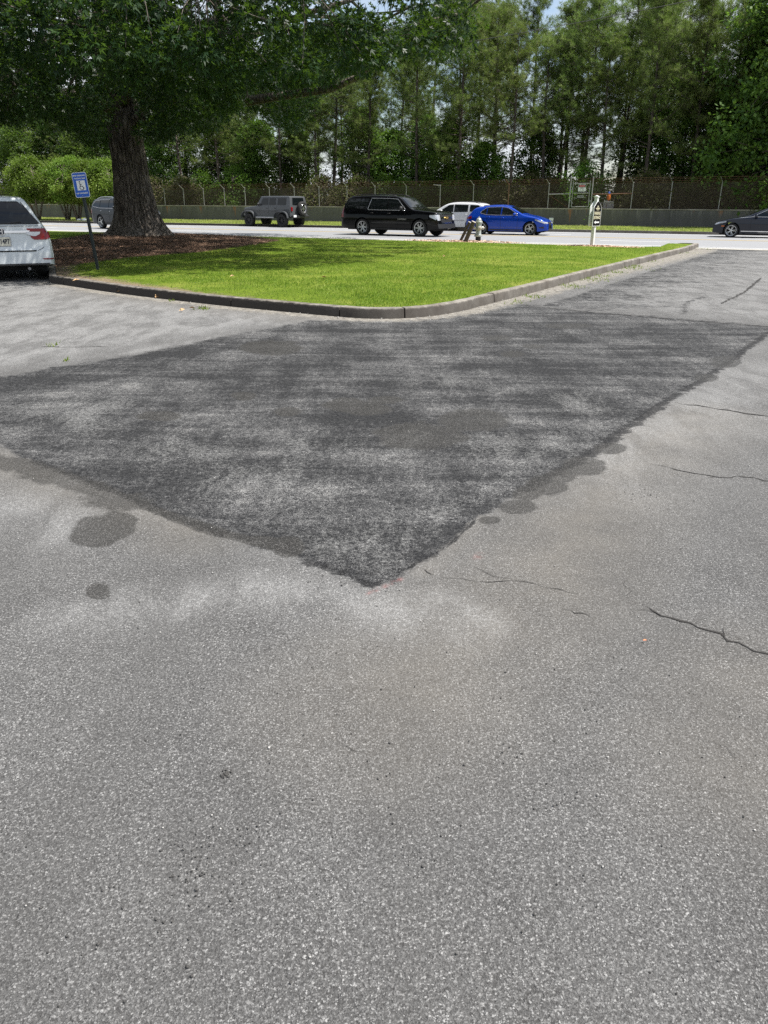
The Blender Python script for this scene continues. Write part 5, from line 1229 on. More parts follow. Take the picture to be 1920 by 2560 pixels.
    def rails(s, x0, x1, mat, yf=.86):
        for sg_ in (1, -1):
            P = []
            for f in np.linspace(0, 1, 12):
                x = x0 + (x1 - x0) * f; zt = float(np.interp(x, s.tx, s.tz)); P.append((x - s.L / 2, sg_ * (s.hw(x, zt) - .03), zt + .045 * min(1, 6 * f, 6 * (1 - f)) + .01))
            MB().tube(P, .017, 6).build('roof_rail', mat, s.root, smooth=True)

def heading(deg): return R(deg)
def car_loc(px, py, L, Wd, arch_x, head, side_=1):
    """origin of a car whose wheel at arch_x on its right (side 1) or left (-1) touches the ground at the photo point"""
    p = W(px, py); h = Vector((math.cos(head), math.sin(head), 0)); rt = Vector((h.y, -h.x, 0))
    return p - h * (L / 2 - arch_x) - rt * side_ * (Wd / 2 - .14)
wt_suv = [(.2, .90), (.45, .97), (.8, 1.0), (1.05, .985), (1.2, .95), (1.5, .865), (1.78, .75), (1.92, .68)]

# black full-size SUV
hd = heading(-31); L_, W_ = 5.68, 2.04
c = Car('large_suv', 'long black sport utility car with silver wheels driving right behind the lawn', L_, W_, [(0, .42), (.03, .62), (.06, .88), (.10, 1.06), (.30, 1.15), (1.0, 1.20), (1.52, 1.25), (2.22, 1.80), (2.6, 1.86), (3.6, 1.89), (4.7, 1.87), (5.28, 1.80), (5.52, 1.28), (5.62, 1.05), (5.66, .62), (5.68, .45)], wt_suv, .32, [1.02, 4.32], .405, P_black,
        car_loc(1050, 592, L_, W_, 1.02, hd), hd, af=.14, ar=.12, rnd=.05)
wb = 1.22
c.side('side_window', [(1.88, wb), (2.82, wb + .01)], [(1.88, 1.27), (2.34, 1.70), (2.82, 1.735)], M_glass)
c.side('side_window', [(2.88, wb + .01), (3.92, wb + .02)], [(2.88, 1.735), (3.92, 1.74)], M_glass)
c.side('side_window', [(4.02, wb + .04), (5.36, wb + .08)], [(4.02, 1.74), (5.2, 1.71), (5.36, 1.45)], M_glass)
c.trim('window_trim', [(1.84, wb - .015), (3.96, wb), (4.0, wb + .02), (3.86, 1.755), (2.82, 1.75), (2.33, 1.715), (1.84, 1.27), (1.84, wb - .015)], .012, M_chrome)
c.over('windshield', 1.60, 2.20, (.93, .93), M_glass); c.over('rear_window', 5.31, 5.50, (.85, .85), M_glass)
c.seams([[(1.82, .42), (1.84, 1.2)], [(2.85, .42), (2.85, 1.72)], [(3.9, .95), (3.98, 1.2)], [(3.78, .42), (3.86, .85)]])
c.end('grille', [(.66, -.52, .52), (.80, -.60, .60), (1.03, -.62, .62)], M_black, off=.012)
c.end('grille_bar', [(.85, -.63, .63), (.905, -.64, .64)], M_chrome, off=.022); c.end('grille_bar', [(1.035, -.66, .66), (1.075, -.66, .66)], M_chrome, off=.02); c.end('grille_bar', [(.615, -.52, .52), (.66, -.55, .55)], M_chrome, off=.02)
for sg_ in (1, -1):
    c.end('headlight', [(.76, sg_ * .66, sg_ * .90), (.88, sg_ * .66, sg_ * .96), (1.02, sg_ * .68, sg_ * .97)], M_lens, off=.014)
    c.side('headlight_wrap', [(.12, .78), (.45, .92)], [(.12, 1.02), (.45, 1.0)], M_lens, (sg_,), n=8, mrows=4)
    c.side('tail_lamp', [(5.45, .85), (5.64, .85)], [(5.45, 1.35), (5.50, 1.34), (5.64, .98)], M_red, (sg_,), n=8)
b = MB(); b.prism([(-.17, .0), (-.13, .045), (-.05, .045), (-.05, .065), (.05, .065), (.05, .045), (.13, .045), (.17, 0), (.13, -.045), (.05, -.045), (.05, -.065), (-.05, -.065), (-.05, -.045), (-.13, -.045)], .02, Matrix.Translation((c.endx(.87, False) - L_ / 2 - .05, 0, .875)) @ Matrix.Rotation(-PI / 2, 4, 'Z') )
b.v = [(v[0], v[1], v[2]) for v in b.v]; b.build('badge', M_gold, c.root)
c.end('front_bumper', [(.40, -.86, .86), (.60, -.9, .9)], M_black, off=.05)
b = MB(); b.box((-L_ / 2 - .03, 0, .50), (.02, .5, .14)); b.build('plate_holder', M_black, c.root)
c.side('side_moulding', [(1.55, .60), (3.75, .60)], [(1.55, .66), (3.75, .66)], M_black, off=.018, mrows=3)
for sg_ in (1, -1):
    text('SUBURBAN', .085, M_chrome, c.root, (1.98 - L_ / 2, sg_ * (c.hw(2.0, .80) + .006), .80), (PI / 2, 0, PI if sg_ > 0 else 0), 'lettering', sx=1.15)
    MB().tube([(1.5 - L_ / 2, sg_ * (W_ / 2 - .06), .34), (3.85 - L_ / 2, sg_ * (W_ / 2 - .06), .34)], .05, 8).build('running_board', M_black, c.root)
c.rails(2.5, 5.1, M_black); c.mirror(2.0, 1.25, M_black, (.15, .26, .2)); c.handle([(2.75, 1.06), (3.75, 1.07)], M_black)
c.wheels(M_alloy, 6, .28, .68, True, .01, .045)

# blue hatchback
hd = heading(-24); L_, W_ = 4.40, 1.80
wt_c = [(.15, .90), (.4, .97), (.65, 1.0), (.85, .98), (.95, .93), (1.2, .82), (1.42, .68), (1.5, .62)]
c = Car('hatchback', 'bright blue hatchback on the road behind the hydrant', L_, W_, [(0, .30), (.02, .42), (.05, .60), (.20, .74), (.60, .88), (1.15, .98), (1.30, 1.01), (2.05, 1.40), (2.5, 1.46), (3.2, 1.44), (3.85, 1.34), (4.02, 1.22), (4.22, .98), (4.34, .88), (4.38, .6), (4.40, .36)], wt_c, .19, [.88, 3.48], .325, P_blue,
        car_loc(1324, 588.5, L_, W_, .88, hd), hd, af=.26, ar=.2, lf=.7)
c.side('side_window', [(1.62, .985), (2.42, .985)], [(1.62, 1.03), (2.12, 1.30), (2.42, 1.35)], M_glass)
c.side('side_window', [(2.48, .985), (3.22, 1.0)], [(2.48, 1.355), (3.22, 1.33)], M_glass)
c.side('side_window', [(3.26, 1.0), (3.56, 1.06)], [(3.26, 1.325), (3.56, 1.14)], M_glass)
c.trim('window_trim', [(1.58, .975), (2.45, .972), (3.25, .985), (3.58, 1.06), (3.56, 1.14), (3.25, 1.345), (2.45, 1.375), (2.10, 1.32), (1.58, 1.03)], .009, M_chrome)
c.over('windshield', 1.36, 2.00, (.93, .93), M_glass); c.over('rear_window', 3.90, 4.18, (.85, .85), M_glass)
c.seams([[(1.58, .3), (1.52, .8), (1.58, .95)], [(2.45, .25), (2.45, .95)], [(3.28, .95), (3.15, .65), (3.05, .3)]])
c.end('grille', [(.24, -.34, .34), (.36, -.38, .38), (.50, -.26, .26), (.66, -.30, .30)], M_black, off=.012)
c.end('grille_bar', [(.28, -.5, .5), (.30, -.5, .5)], M_chrome, off=.02)
for sg_ in (1, -1):
    c.end('headlight', [(.57, sg_ * .42, sg_ * .66), (.66, sg_ * .40, sg_ * .78)], M_lens, off=.012); c.side('headlight_wrap', [(.10, .56), (.62, .74)], [(.10, .66), (.62, .80)], M_lens, (sg_,), n=10, mrows=4)
    c.side('tail_lamp', [(4.05, .78), (4.36, .76)], [(4.05, .92), (4.36, .84)], M_red, (sg_,), n=6)
    c.end('corner_trim', [(.26, sg_ * .36, sg_ * .39), (.52, sg_ * .44, sg_ * .46)], M_chrome, off=.02)
    c.side('fog_lamp_recess', [(.16, .34), (.40, .36)], [(.16, .44), (.40, .40)], M_black, (sg_,), n=6, mrows=3)
MB().lathe([(.04, -.006), (.055, 0), (.04, .006)], 14, Matrix.Translation((c.endx(.6, False) - L_ / 2 - .025, 0, .58)) @ Matrix.Rotation(PI / 2, 4, 'Y')).build('badge', M_chrome, c.root)
b = MB(); b.box((-L_ / 2 - .02, 0, .42), (.02, .32, .15)); b.build('number_plate', M_signblack, c.root)
c.mirror(1.72, .98, P_blue, (.14, .22, .14)); c.handle([(2.35, .84), (3.12, .86)], P_blue); c.wheels(M_alloy, 5, .22, .72, True, .015, .035)
c.side('rocker_trim', [(1.3, .22), (3.05, .22)], [(1.3, .28), (3.05, .28)], M_black, off=.012, mrows=3)

# white wagon behind it, heading left
hd = heading(154); L_, W_ = 4.9, 1.9
c = Car('white_suv', 'white people carrier with roof rails passing behind the blue hatchback', L_, W_, [(0, .36), (.03, .55), (.08, .85), (.35, 1.02), (1.1, 1.12), (1.35, 1.16), (2.15, 1.62), (2.7, 1.70), (3.8, 1.68), (4.5, 1.60), (4.75, 1.15), (4.84, 1.0), (4.88, .6), (4.9, .42)], wt_suv, .25, [.95, 3.85], .36, P_silver,
        W(1132, 577) + rn * .4, hd); c.root.scale = (.93, .93, .93)
c.side('side_window', [(1.75, 1.13), (2.62, 1.13)], [(1.75, 1.2), (2.3, 1.54), (2.62, 1.57)], M_glass); c.side('side_window', [(2.68, 1.13), (3.6, 1.15)], [(2.68, 1.575), (3.6, 1.56)], M_glass); c.side('side_window', [(3.72, 1.16), (4.45, 1.22)], [(3.72, 1.56), (4.25, 1.54), (4.45, 1.4)], M_glass)
c.over('windshield', 1.45, 2.12, (.92, .92), M_glass); c.over('rear_window', 4.53, 4.73, (.85, .85), M_glass); c.seams([[(1.75, .35), (1.72, 1.1)], [(2.65, .32), (2.65, 1.1)], [(3.66, 1.1), (3.45, .35)]])
c.side('side_moulding', [(1.45, .62), (3.4, .62)], [(1.45, .66), (3.4, .66)], M_signback, off=.012, mrows=3)
for sg_ in (1, -1): c.side('tail_lamp', [(4.55, .85), (4.86, .85)], [(4.55, 1.2), (4.68, 1.2), (4.86, .95)], M_red, (sg_,), n=6); c.side('headlight', [(.1, .72), (.5, .86)], [(.1, .88), (.5, .98)], M_lens, (sg_,), n=6)
c.rails(2.3, 4.3, M_black); c.mirror(1.85, 1.15, P_silver); c.handle([(2.5, .98), (3.5, 1.0)], P_silver); c.wheels(M_alloy, 5, .24, .66)

# dark sedan at right, heading left
hd = heading(153); L_, W_ = 4.9, 1.86
wt_s = [(.15, .90), (.4, .97), (.65, 1.0), (.88, .97), (.96, .92), (1.2, .80), (1.40, .66), (1.48, .6)]
c = Car('sedan', 'dark blue-grey sedan driving left into the right edge of the view', L_, W_, [(0, .30), (.02, .45), (.06, .62), (.25, .74), (.8, .88), (1.4, .98), (1.55, 1.02), (2.35, 1.38), (2.8, 1.44), (3.4, 1.40), (4.3, 1.10), (4.7, 1.06), (4.84, .98), (4.88, .6), (4.9, .36)], wt_s, .19, [.90, 3.74], .34, P_dark,
        car_loc(1825, 594, L_, W_, .90, hd, -1), hd, af=.28, ar=.2, lf=.8)
c.side('side_window', [(1.85, 1.0), (2.72, 1.0)], [(1.85, 1.03), (2.45, 1.29), (2.72, 1.34)], M_glass); c.side('side_window', [(2.78, 1.0), (3.62, 1.02)], [(2.78, 1.34), (3.3, 1.32), (3.62, 1.2)], M_glass); c.side('side_window', [(3.66, 1.02), (3.98, 1.05)], [(3.66, 1.18), (3.98, 1.08)], M_glass)
c.trim('window_trim', [(1.2, .93), (1.82, .99), (2.75, .985), (4.0, 1.03)], .009, M_chrome); c.trim('window_trim', [(1.82, 1.02), (2.42, 1.31), (2.75, 1.36), (3.35, 1.34), (4.02, 1.07)], .009, M_chrome)
c.over('windshield', 1.62, 2.30, (.93, .93), M_glass); c.over('rear_window', 3.55, 4.22, (.88, .88), M_glass); c.seams([[(1.78, .3), (1.74, .95)], [(2.75, .28), (2.75, .96)], [(3.66, .95), (3.45, .3)]])
c.side('sill_trim', [(1.35, .30), (3.3, .30)], [(1.35, .33), (3.3, .33)], M_chrome, off=.01, mrows=3)
for sg_ in (1, -1):
    c.end('headlight', [(.62, sg_ * .45, sg_ * .7), (.70, sg_ * .42, sg_ * .8)], M_lens, off=.012); c.side('headlight_wrap', [(.10, .60), (.62, .72)], [(.10, .69), (.62, .78)], M_lens, (sg_,), n=8, mrows=4)
    c.side('tail_lamp', [(4.5, .85), (4.86, .84)], [(4.5, .98), (4.86, .95)], M_red, (sg_,), n=6); c.side('side_marker', [(.42, .52), (.56, .53)], [(.42, .56), (.56, .56)], M_orange, (sg_,), n=4, mrows=3)
c.end('grille', [(.26, -.5, .5), (.4, -.55, .55), (.62, -.5, .5)], M_black, off=.012); c.mirror(1.95, .99, P_dark, (.14, .22, .14)); c.handle([(2.6, .86), (3.5, .88)], M_chrome); c.wheels(M_alloy, 5, .23, .72, True, .01, .035)

# grey SUV partly behind the oak, heading right
hd = heading(-42); L_, W_ = 4.94, 1.98
c = Car('grey_suv', 'steel grey sport utility car half hidden behind the oak trunk', L_, W_, [(0, .40), (.03, .6), (.08, .92), (.35, 1.05), (1.1, 1.14), (1.4, 1.18), (2.1, 1.66), (2.6, 1.74), (3.7, 1.73), (4.45, 1.66), (4.62, 1.52), (4.80, 1.12), (4.88, .98), (4.92, .62), (4.94, .45)], wt_suv, .28, [.95, 3.77], .385, P_steel,
        car_loc(258, 571.5, L_, W_, 3.77, hd), hd)
c.side('side_window', [(1.8, 1.17), (2.65, 1.17)], [(1.8, 1.22), (2.3, 1.58), (2.65, 1.61)], M_glass); c.side('side_window', [(2.71, 1.17), (3.62, 1.19)], [(2.71, 1.61), (3.62, 1.60)], M_glass); c.side('side_window', [(3.72, 1.20), (4.5, 1.26)], [(3.72, 1.60), (4.25, 1.57), (4.5, 1.36)], M_glass)
c.trim('window_trim', [(1.78, 1.155), (3.66, 1.165), (4.53, 1.25), (4.53, 1.37), (4.27, 1.59), (3.6, 1.62), (2.65, 1.63)], .010, M_chrome)
c.over('windshield', 1.5, 2.06, (.92, .92), M_glass); c.over('rear_window', 4.64, 4.79, (.85, .85), M_glass); c.seams([[(1.75, .4), (1.72, 1.14)], [(2.68, .36), (2.68, 1.15)], [(3.68, 1.15), (3.66, .95), (3.40, .4)]])
for sg_ in (1, -1): c.side('tail_lamp', [(4.6, .86), (4.91, .86)], [(4.6, 1.10), (4.72, 1.14), (4.91, .98)], M_red, (sg_,), n=6); c.side('headlight', [(.1, .78), (.5, .9)], [(.1, .92), (.5, 1.0)], M_lens, (sg_,), n=6)
c.side('sill_cladding', [(1.4, .30), (3.3, .30)], [(1.4, .38), (3.3, .38)], M_black, off=.014, mrows=3)
c.rails(2.3, 4.3, M_chrome); c.mirror(1.9, 1.18, P_steel); c.handle([(2.55, .99), (3.55, 1.01)], M_chrome); c.wheels(M_alloy, 5, .25, .70, False, .01, .07)

# grey off-road car with spare wheel, heading left
hd = heading(144); L_, W_ = 4.35, 1.66
wt_j = [(.3, .96), (.6, 1.0), (1.1, 1.0), (1.3, .985), (1.88, .87), (2.0, .85)]
c = Car('offroad_car', 'boxy grey off-road car with big black tyres and a spare wheel on the back', L_, W_, [(0, .66), (.02, .95), (.05, 1.14), (.14, 1.20), (1.30, 1.30), (1.36, 1.33), (1.68, 1.84), (1.76, 1.90), (4.18, 1.90), (4.27, 1.86), (4.33, 1.30), (4.34, .9), (4.35, .72)], wt_j, .62, [.62, 3.62], .425, P_jeep,
        car_loc(710, 568.5, L_, W_, 3.62, hd, -1), hd, af=.16, ar=.02, lf=1.3, lr=.1, crown=.015, rnd=.05)
for a, b_ in ((1.78, 2.38), (2.50, 3.06), (3.24, 3.98)):
    c.side('side_window', [(a, 1.36), (b_, 1.36)], [(a, 1.58 if a < 2 else 1.78), (a + .16, 1.78), (b_, 1.78)] if a < 2 else [(a, 1.78), (b_, 1.78)], M_glass)
c.over('windshield', 1.40, 1.66, (.9, .92), M_glass); c.end('rear_window', [(1.36, -.56, .56), (1.80, -.52, .52)], M_glass, rear=True)
c.seams([[(1.62, .74), (1.62, 1.3)], [(2.44, .72), (2.44, 1.84)], [(3.14, 1.84), (3.14, 1.05), (2.98, .72)], [(1.6, 1.84), (4.25, 1.84)]])
for sg_ in (1, -1):
    for xc in (.62, 3.62):
        b = MB(); V = []; n_ = 13                                    # flared fender
        for k_ in range(n_):
            a = PI * (k_ / (n_ - 1)) * .92 + .04 * PI; co = math.copysign(abs(math.cos(a)) ** .7, math.cos(a)); si = abs(math.sin(a)) ** .6
            x = xc - co * .60; z = .50 + si * .52
            V += [(x - L_ / 2, sg_ * .78, z + .02), (x - L_ / 2, sg_ * 1.02, z - .02), (x * 1 - L_ / 2, sg_ * 1.02, z - .08), (x - L_ / 2, sg_ * .78, z - .07)]
        b.add(V, [(4 * k_ + j, 4 * k_ + (j + 1) % 4, 4 * k_ + 4 + (j + 1) % 4, 4 * k_ + 4 + j) for k_ in range(n_ - 1) for j in range(4)] + [(0, 1, 2, 3), tuple(4 * (n_ - 1) + j for j in range(4))])
        b.build('fender', P_jeep if xc < 1 else P_jeep, c.root, autoang=50)
    MB().tube([(1.30 - L_ / 2, sg_ * .88, .60), (2.95 - L_ / 2, sg_ * .88, .60)], .045, 8).build('side_step', M_signback, c.root)
    b = MB(); b.box((L_ / 2 + .012, sg_ * .68, 1.12), (.05, .15, .24)); b.build('tail_lamp', M_red, c.root, bevel=.01)
    b = MB(); b.lathe([(0, -.02), (.10, -.015), (.1, .015)], 16, Matrix.Translation((-L_ / 2 - .005, sg_ * .45, 1.02)) @ Matrix.Rotation(PI / 2, 4, 'Y')); b.build('headlight', M_lens, c.root)
b = MB()
for k_ in range(7): b.box((-L_ / 2 + .0, (k_ - 3) * .08, .98), (.03, .035, .22))
b.build('grille', M_black, c.root)
b = MB(); b.box((L_ / 2 + .12, 0, .66), (.2, 1.55, .17)); b.build('rear_bumper', M_black, c.root, bevel=.03)
b = MB(); b.box((L_ / 2 + .225, -.62, .70), (.01, .26, .13)); b.build('number_plate', M_signwhite, c.root)
b = MB(); b.box((-L_ / 2 - .14, 0, .62), (.22, 1.5, .17)); b.build('front_bumper', M_black, c.root, bevel=.03)
M = Matrix.Translation((L_ / 2 + .19, .14, 1.16)) @ Matrix.Rotation(PI / 2, 4, 'Y'); b = MB()
b.lathe([(.2, -.14), (.36, -.14), (.41, -.10), (.425, -.05), (.425, .05), (.41, .1), (.36, .14), (.27, .13), (.25, .05), (.02, .03)], 36, M); sp = b.build('spare_wheel', M_tyre, c.root, autoang=40)
b = MB(); b.lathe([(.22, .06), (.255, .13), (.265, .12)], 28, M, False); b.lathe([(0, .09), (.06, .09), (.07, .04)], 12, M)
for k_ in range(5): b.box(M @ Matrix.Rotation(2 * PI * k_ / 5, 4, 'Z') @ Vector((.14, 0, .08)), (.22, .05, .03), (M @ Matrix.Rotation(2 * PI * k_ / 5, 4, 'Z')).to_3x3())
b.build('rim', M_alloy, sp, autoang=40)
c.mirror(1.62, 1.36, M_black, (.12, .2, .18)); c.handle([(2.3, 1.16), (3.0, 1.16)], M_black); c.wheels(M_dkalloy, 8, .30, .54, False, -.12, .06)

# white minivan parked at left, tail towards the camera
hd = math.atan2(.88, -.475); L_, W_ = 5.2, 1.98
wt_v = [(.2, .95), (.3, .985), (.5, 1.0), (.76, .985), (.95, .95), (1.10, .87), (1.3, .745), (1.5, .63), (1.68, .52), (1.76, .46)]
rear_pt = Vector((-7.86, 16.7, 0)); hv = Vector((math.cos(hd), math.sin(hd), 0))
c = Car('minivan', 'white minivan parked at the left edge with its tail lamp and plate towards us', L_, W_, [(0, .36), (.03, .55), (.08, .80), (.5, .98), (1.0, 1.10), (1.15, 1.14), (2.1, 1.60), (2.7, 1.67), (3.9, 1.67), (4.75, 1.65), (4.92, 1.62), (5.05, 1.38), (5.12, 1.16), (5.145, 1.08), (5.15, .78), (5.17, .66), (5.20, .60), (5.205, .36)], wt_v, .26, [.98, 3.98], .355, P_white,
        rear_pt + hv * (L_ / 2), hd, ar=.10, lr=.35, crown=.02, rnd=.04)
c.end('rear_window', [(1.13, -.74, .74), (1.20, -.72, .72), (1.50, -.50, .50), (1.57, -.42, .42)], M_glass, rear=True, off=.01)
c.side('side_window', [(1.6, 1.10), (2.6, 1.10)], [(1.6, 1.14), (2.2, 1.52), (2.6, 1.56)], M_glass); c.side('side_window', [(2.66, 1.10), (3.7, 1.1)], [(2.66, 1.56), (3.7, 1.56)], M_glass); c.side('side_window', [(3.78, 1.10), (4.85, 1.14)], [(3.78, 1.55), (4.75, 1.5), (4.85, 1.4)], M_glass)
c.over('windshield', 1.25, 2.05, (.9, .9), M_glass)
for sg_ in (1, -1):
    tl = c.end('tail_lamp', [(.83, sg_ * .62, sg_ * .84), (.87, sg_ * .57, sg_ * .93), (1.0, sg_ * .52, sg_ * .92), (1.05, sg_ * .50, sg_ * .90)], M_red, rear=True, off=.016)
    c.end('lamp_insert', [(.90, sg_ * .60, sg_ * .66), (.94, sg_ * .48, sg_ * .74), (.985, sg_ * .48, sg_ * .76)], M_lens, rear=True, off=.022, parent=tl)
    c.end('reflector', [(.435, sg_ * .76, sg_ * .93), (.46, sg_ * .72, sg_ * .95)], M_red, rear=True, off=.014)
    c.end('pillar_trim', [(1.14, sg_ * .745, sg_ * .77), (1.55, sg_ * .47, sg_ * .49)], M_black, rear=True, off=.012)
c.end('chrome_strip', [(.965, -.53, .53), (1.01, -.56, .56)], M_chrome, rear=True, off=.022)
c.end('tailgate_gap', [(.60, -.62, .62), (.625, -.64, .64)], M_under, rear=True, off=.012)
c.end('tailgate_gap', [(1.095, -.74, .74), (1.105, -.745, .745)], M_black, rear=True, off=.012)
c.end('lower_bumper', [(.33, -.84, .84), (.365, -.86, .86)], M_black, rear=True, off=.012)
for sg_ in (1, -1):
    P = [(1.08, .80), (.95, .82), (.84, .845), (.74, .83), (.66, .76), (.615, .66)]
    MB().tube([(c.endx(z, True) - L_ / 2 + .004 - max(0, (y - .8)) * .9, sg_ * y, z) for z, y in P], .006, 5).build('tailgate_seam', M_under, c.root)
b = MB(); xr = c.endx(.80, True) - L_ / 2
b.prism(rrect(.34, .19, .015), .012, Matrix.Translation((xr + .022, .0, .80)) @ Matrix.Rotation(PI / 2, 4, 'Z')); pl = b.build('number_plate', M_signback, c.root)
b = MB(); b.prism(rrect(.315, .165, .01), .006, Matrix.Translation((xr + .030, .0, .80)) @ Matrix.Rotation(PI / 2, 4, 'Z')); b.build('plate_face', simple('plate_cream', (.62, .60, .50), .5), pl)
text('14P7', .135, M_navy, pl, (xr + .034, .055, .80), (PI / 2, 0, PI / 2), 'plate_lettering', sx=.68, bold=.0035)
ex = c.endx(.99, True) - L_ / 2 + .03
b = MB(); b.prism(rrect(.17, .13, .035), .008, Matrix.Translation((ex - .008, 0, .99)) @ Matrix.Rotation(PI / 2, 4, 'Z')); em = b.build('emblem', M_chrome, c.root)
b = MB(); b.prism(rrect(.145, .105, .03), .004, Matrix.Translation((ex - .001, 0, .99)) @ Matrix.Rotation(PI / 2, 4, 'Z')); b.build('emblem_field', M_navy, em)
text('H', .13, M_chrome, em, (ex + .004, 0, .99), (PI / 2, 0, PI / 2), 'emblem_letter', ext_=.003, sx=1.1, bold=.003)
b = MB(); xw = c.endx(1.18, True) - L_ / 2 + .03; b.tube([(xw, -.05, 1.13), (xw, .42, 1.18)], .01, 5); b.build('wiper', M_black, c.root)
b = MB(); b.tube([(L_ / 2 - .5, .45, .26), (L_ / 2 - .12, .45, .25)], .03, 8); b.build('exhaust', M_signback, c.root)
c.wheels(M_alloy, 5, .23, .66, False, .08); c.mirror(1.75, 1.12, P_white)

# ------------------------------------------------------------------ signs, hydrant, timbers
# blue parking sign, leaning
sp_ = W(245, 672, .17); sp_.z = iz(sp_.x, sp_.y) - .02
sgn = empty('parking_sign', sp_, 0, 'blue and white wheelchair parking sign on a leaning dark green post', 'sign')
lean = Matrix.Rotation(R(-4.2), 4, 'Y')
b = MB()
for x0, x1, y0, y1 in ((-.034, -.024, -.012, .012), (.024, .034, -.012, .012), (-.024, .024, .008, .014)):
    b.box(((x0 + x1) / 2, (y0 + y1) / 2, .93), (x1 - x0, y1 - y0, 1.9))
b.v = [tuple(lean @ Vector(v)) for v in b.v]; b.build('post', M_signpost, sgn, bevel=.002)
b = MB()
for k_ in range(34): b.box((0, .0075, .12 + k_ * .05), (.010, .002, .014))
b.v = [tuple(lean @ Vector(v)) for v in b.v]; b.build('post_holes', M_under, sgn)
BR = Matrix.Translation(lean @ Vector((0, -.024, 1.78))) @ Matrix.Rotation(R(-4.2), 4, 'Y')
bd = MB().prism(rrect(.315, .50, .04), .004, BR).build('sign_board', M_signwhite, sgn)
MB().prism(rrect(.295, .48, .033), .003, BR @ Matrix.Translation((0, -.0035, 0))).build('blue_field', M_signblue, bd)
MB().prism(rrect(.185, .195, .004), .003, BR @ Matrix.Translation((.008, -.007, -.01))).build('white_panel', M_signwhite, bd)
hold = bpy.data.objects.new('symbol', bpy.data.meshes.new('symbol')); bpy.data.objects.remove(hold)
sy = MB(); arc = [(.012 + .042 * math.cos(R(a)), -.055 + .042 * math.sin(R(a))) for a in range(130, 361, 15)]
sy.tube([(x, -.010, z) for x, z in arc], .0065, 6)
sy.tube([(-.018, -.010, .045), (-.014, -.010, -.022), (.030, -.010, -.024), (.050, -.010, -.066), (.064, -.010, -.060)], .0075, 6)
sy.tube([(-.016, -.010, .012), (.020, -.010, .010)], .006, 6); sy.lathe([(0, -.005), (.013, -.004), (.013, .004), (0, .005)], 12, Matrix.Translation((-.020, -.010, .066)) @ Matrix.Rotation(PI / 2, 4, 'X'))
sy.v = [tuple(BR @ Matrix.Translation((.004, 0, -.002)) @ Vector(v)) for v in sy.v]; sy.build('wheelchair_symbol', M_navy, bd, smooth=True)
def btext(s_, size, z, sx=1.0, x=0):
    o = text(s_, size, M_signwhite, bd, (0, 0, 0), name='lettering', sx=sx, bold=.0012); o.matrix_local = BR @ Matrix.Translation((x, -.006, z)) @ Matrix.Rotation(PI / 2, 4, 'X') @ Matrix.Diagonal((sx, 1, 1, 1))
btext('PERMIT PARKING ONLY', .036, .185, .72); btext('TOW-AWAY ZONE', .036, .128, .74); btext('FOR THE DISABLED', .036, -.165, .78)
b = MB()
for z in (.215, -.215): b.lathe([(.009, 0), (.007, .004), (0, .005)], 8, BR @ Matrix.Translation((0, -.006, z)) @ Matrix.Rotation(PI / 2, 4, 'X'))
b.build('bolts', M_signback, bd)

# white post with two black shaped boards
pz = iz(POST.x, POST.y) - .03
ps = empty('parking_entrance_sign', (POST.x, POST.y, pz), R(-41), 'white wooden post with black shaped board reading parking entrance, on the lawn', 'sign')
b = MB(); b.box((0, 0, .88), (.125, .125, 1.76)); b.build('post', M_postwhite, ps, bevel=.006)
b = MB(); b.box((0, 0, 1.78), (.155, .155, .045)); b.lathe([(.085, 1.80), (.02, 1.835), (0, 1.84)], 4, Matrix.Rotation(PI / 4, 4, 'Z')); b.build('post_cap', M_postwhite, ps)
bp = [(-.21, 0), (.21, 0), (.21, .98), (.185, 1.06), (.15, 1.10), (.13, 1.15), (.085, 1.24), (.04, 1.30), (0, 1.32), (-.04, 1.30), (-.085, 1.24), (-.13, 1.15), (-.15, 1.10), (-.185, 1.06), (-.21, .98)]
bp = [(x * 1.5, z * .67) for x, z in bp]
inn = [(x * .92, .02 + z * .97) for x, z in bp]
# board on the face turned right, and its twin on the opposite face
for sgn_, face in ((1, 'front'), (-1, 'back')):
    M = Matrix.Rotation(PI / 2 if sgn_ > 0 else -PI / 2, 4, 'Z') @ Matrix.Translation((.0, -.088, .74))
    brd = MB().prism(bp, .024, M).build('sign_board', M_postwhite, ps)
    MB().prism(inn, .003, M @ Matrix.Translation((0, -.004, 0))).build('black_field', M_signblack, brd)
    def ptext(s_, size, z, sx=1.0, mat=M_cream):
        o = text(s_, size, mat, brd, (0, 0, 0), name='lettering', sx=sx, bold=.002); o.matrix_local = M @ Matrix.Translation((0, -.006, z)) @ Matrix.Rotation(PI / 2, 4, 'X') @ Matrix.Diagonal((sx, 1, 1, 1))
    ptext('PARKING', .155, .455, .80); ptext('ENTRANCE', .155, .305, .66)
    ar_ = [(-.20, .14), (-.08, .20), (-.08, .165), (.20, .165), (.20, .115), (-.08, .115), (-.08, .08)]
    MB().prism([(x if sgn_ > 0 else -x, z) for x, z in ar_], .003, M @ Matrix.Translation((0, -.007, 0))).build('arrow', M_signwhite, brd)
    b = MB()
    for z, w_, h_ in ((.63, .32, .022), (.60, .24, .009), (.575, .2, .009), (.67, .2, .012), (.71, .09, .025)): b.box((0, -.006, z), (w_, .003, h_))
    b.v = [tuple(M @ Vector(v)) for v in b.v]; b.build('emblem', M_cream, brd)

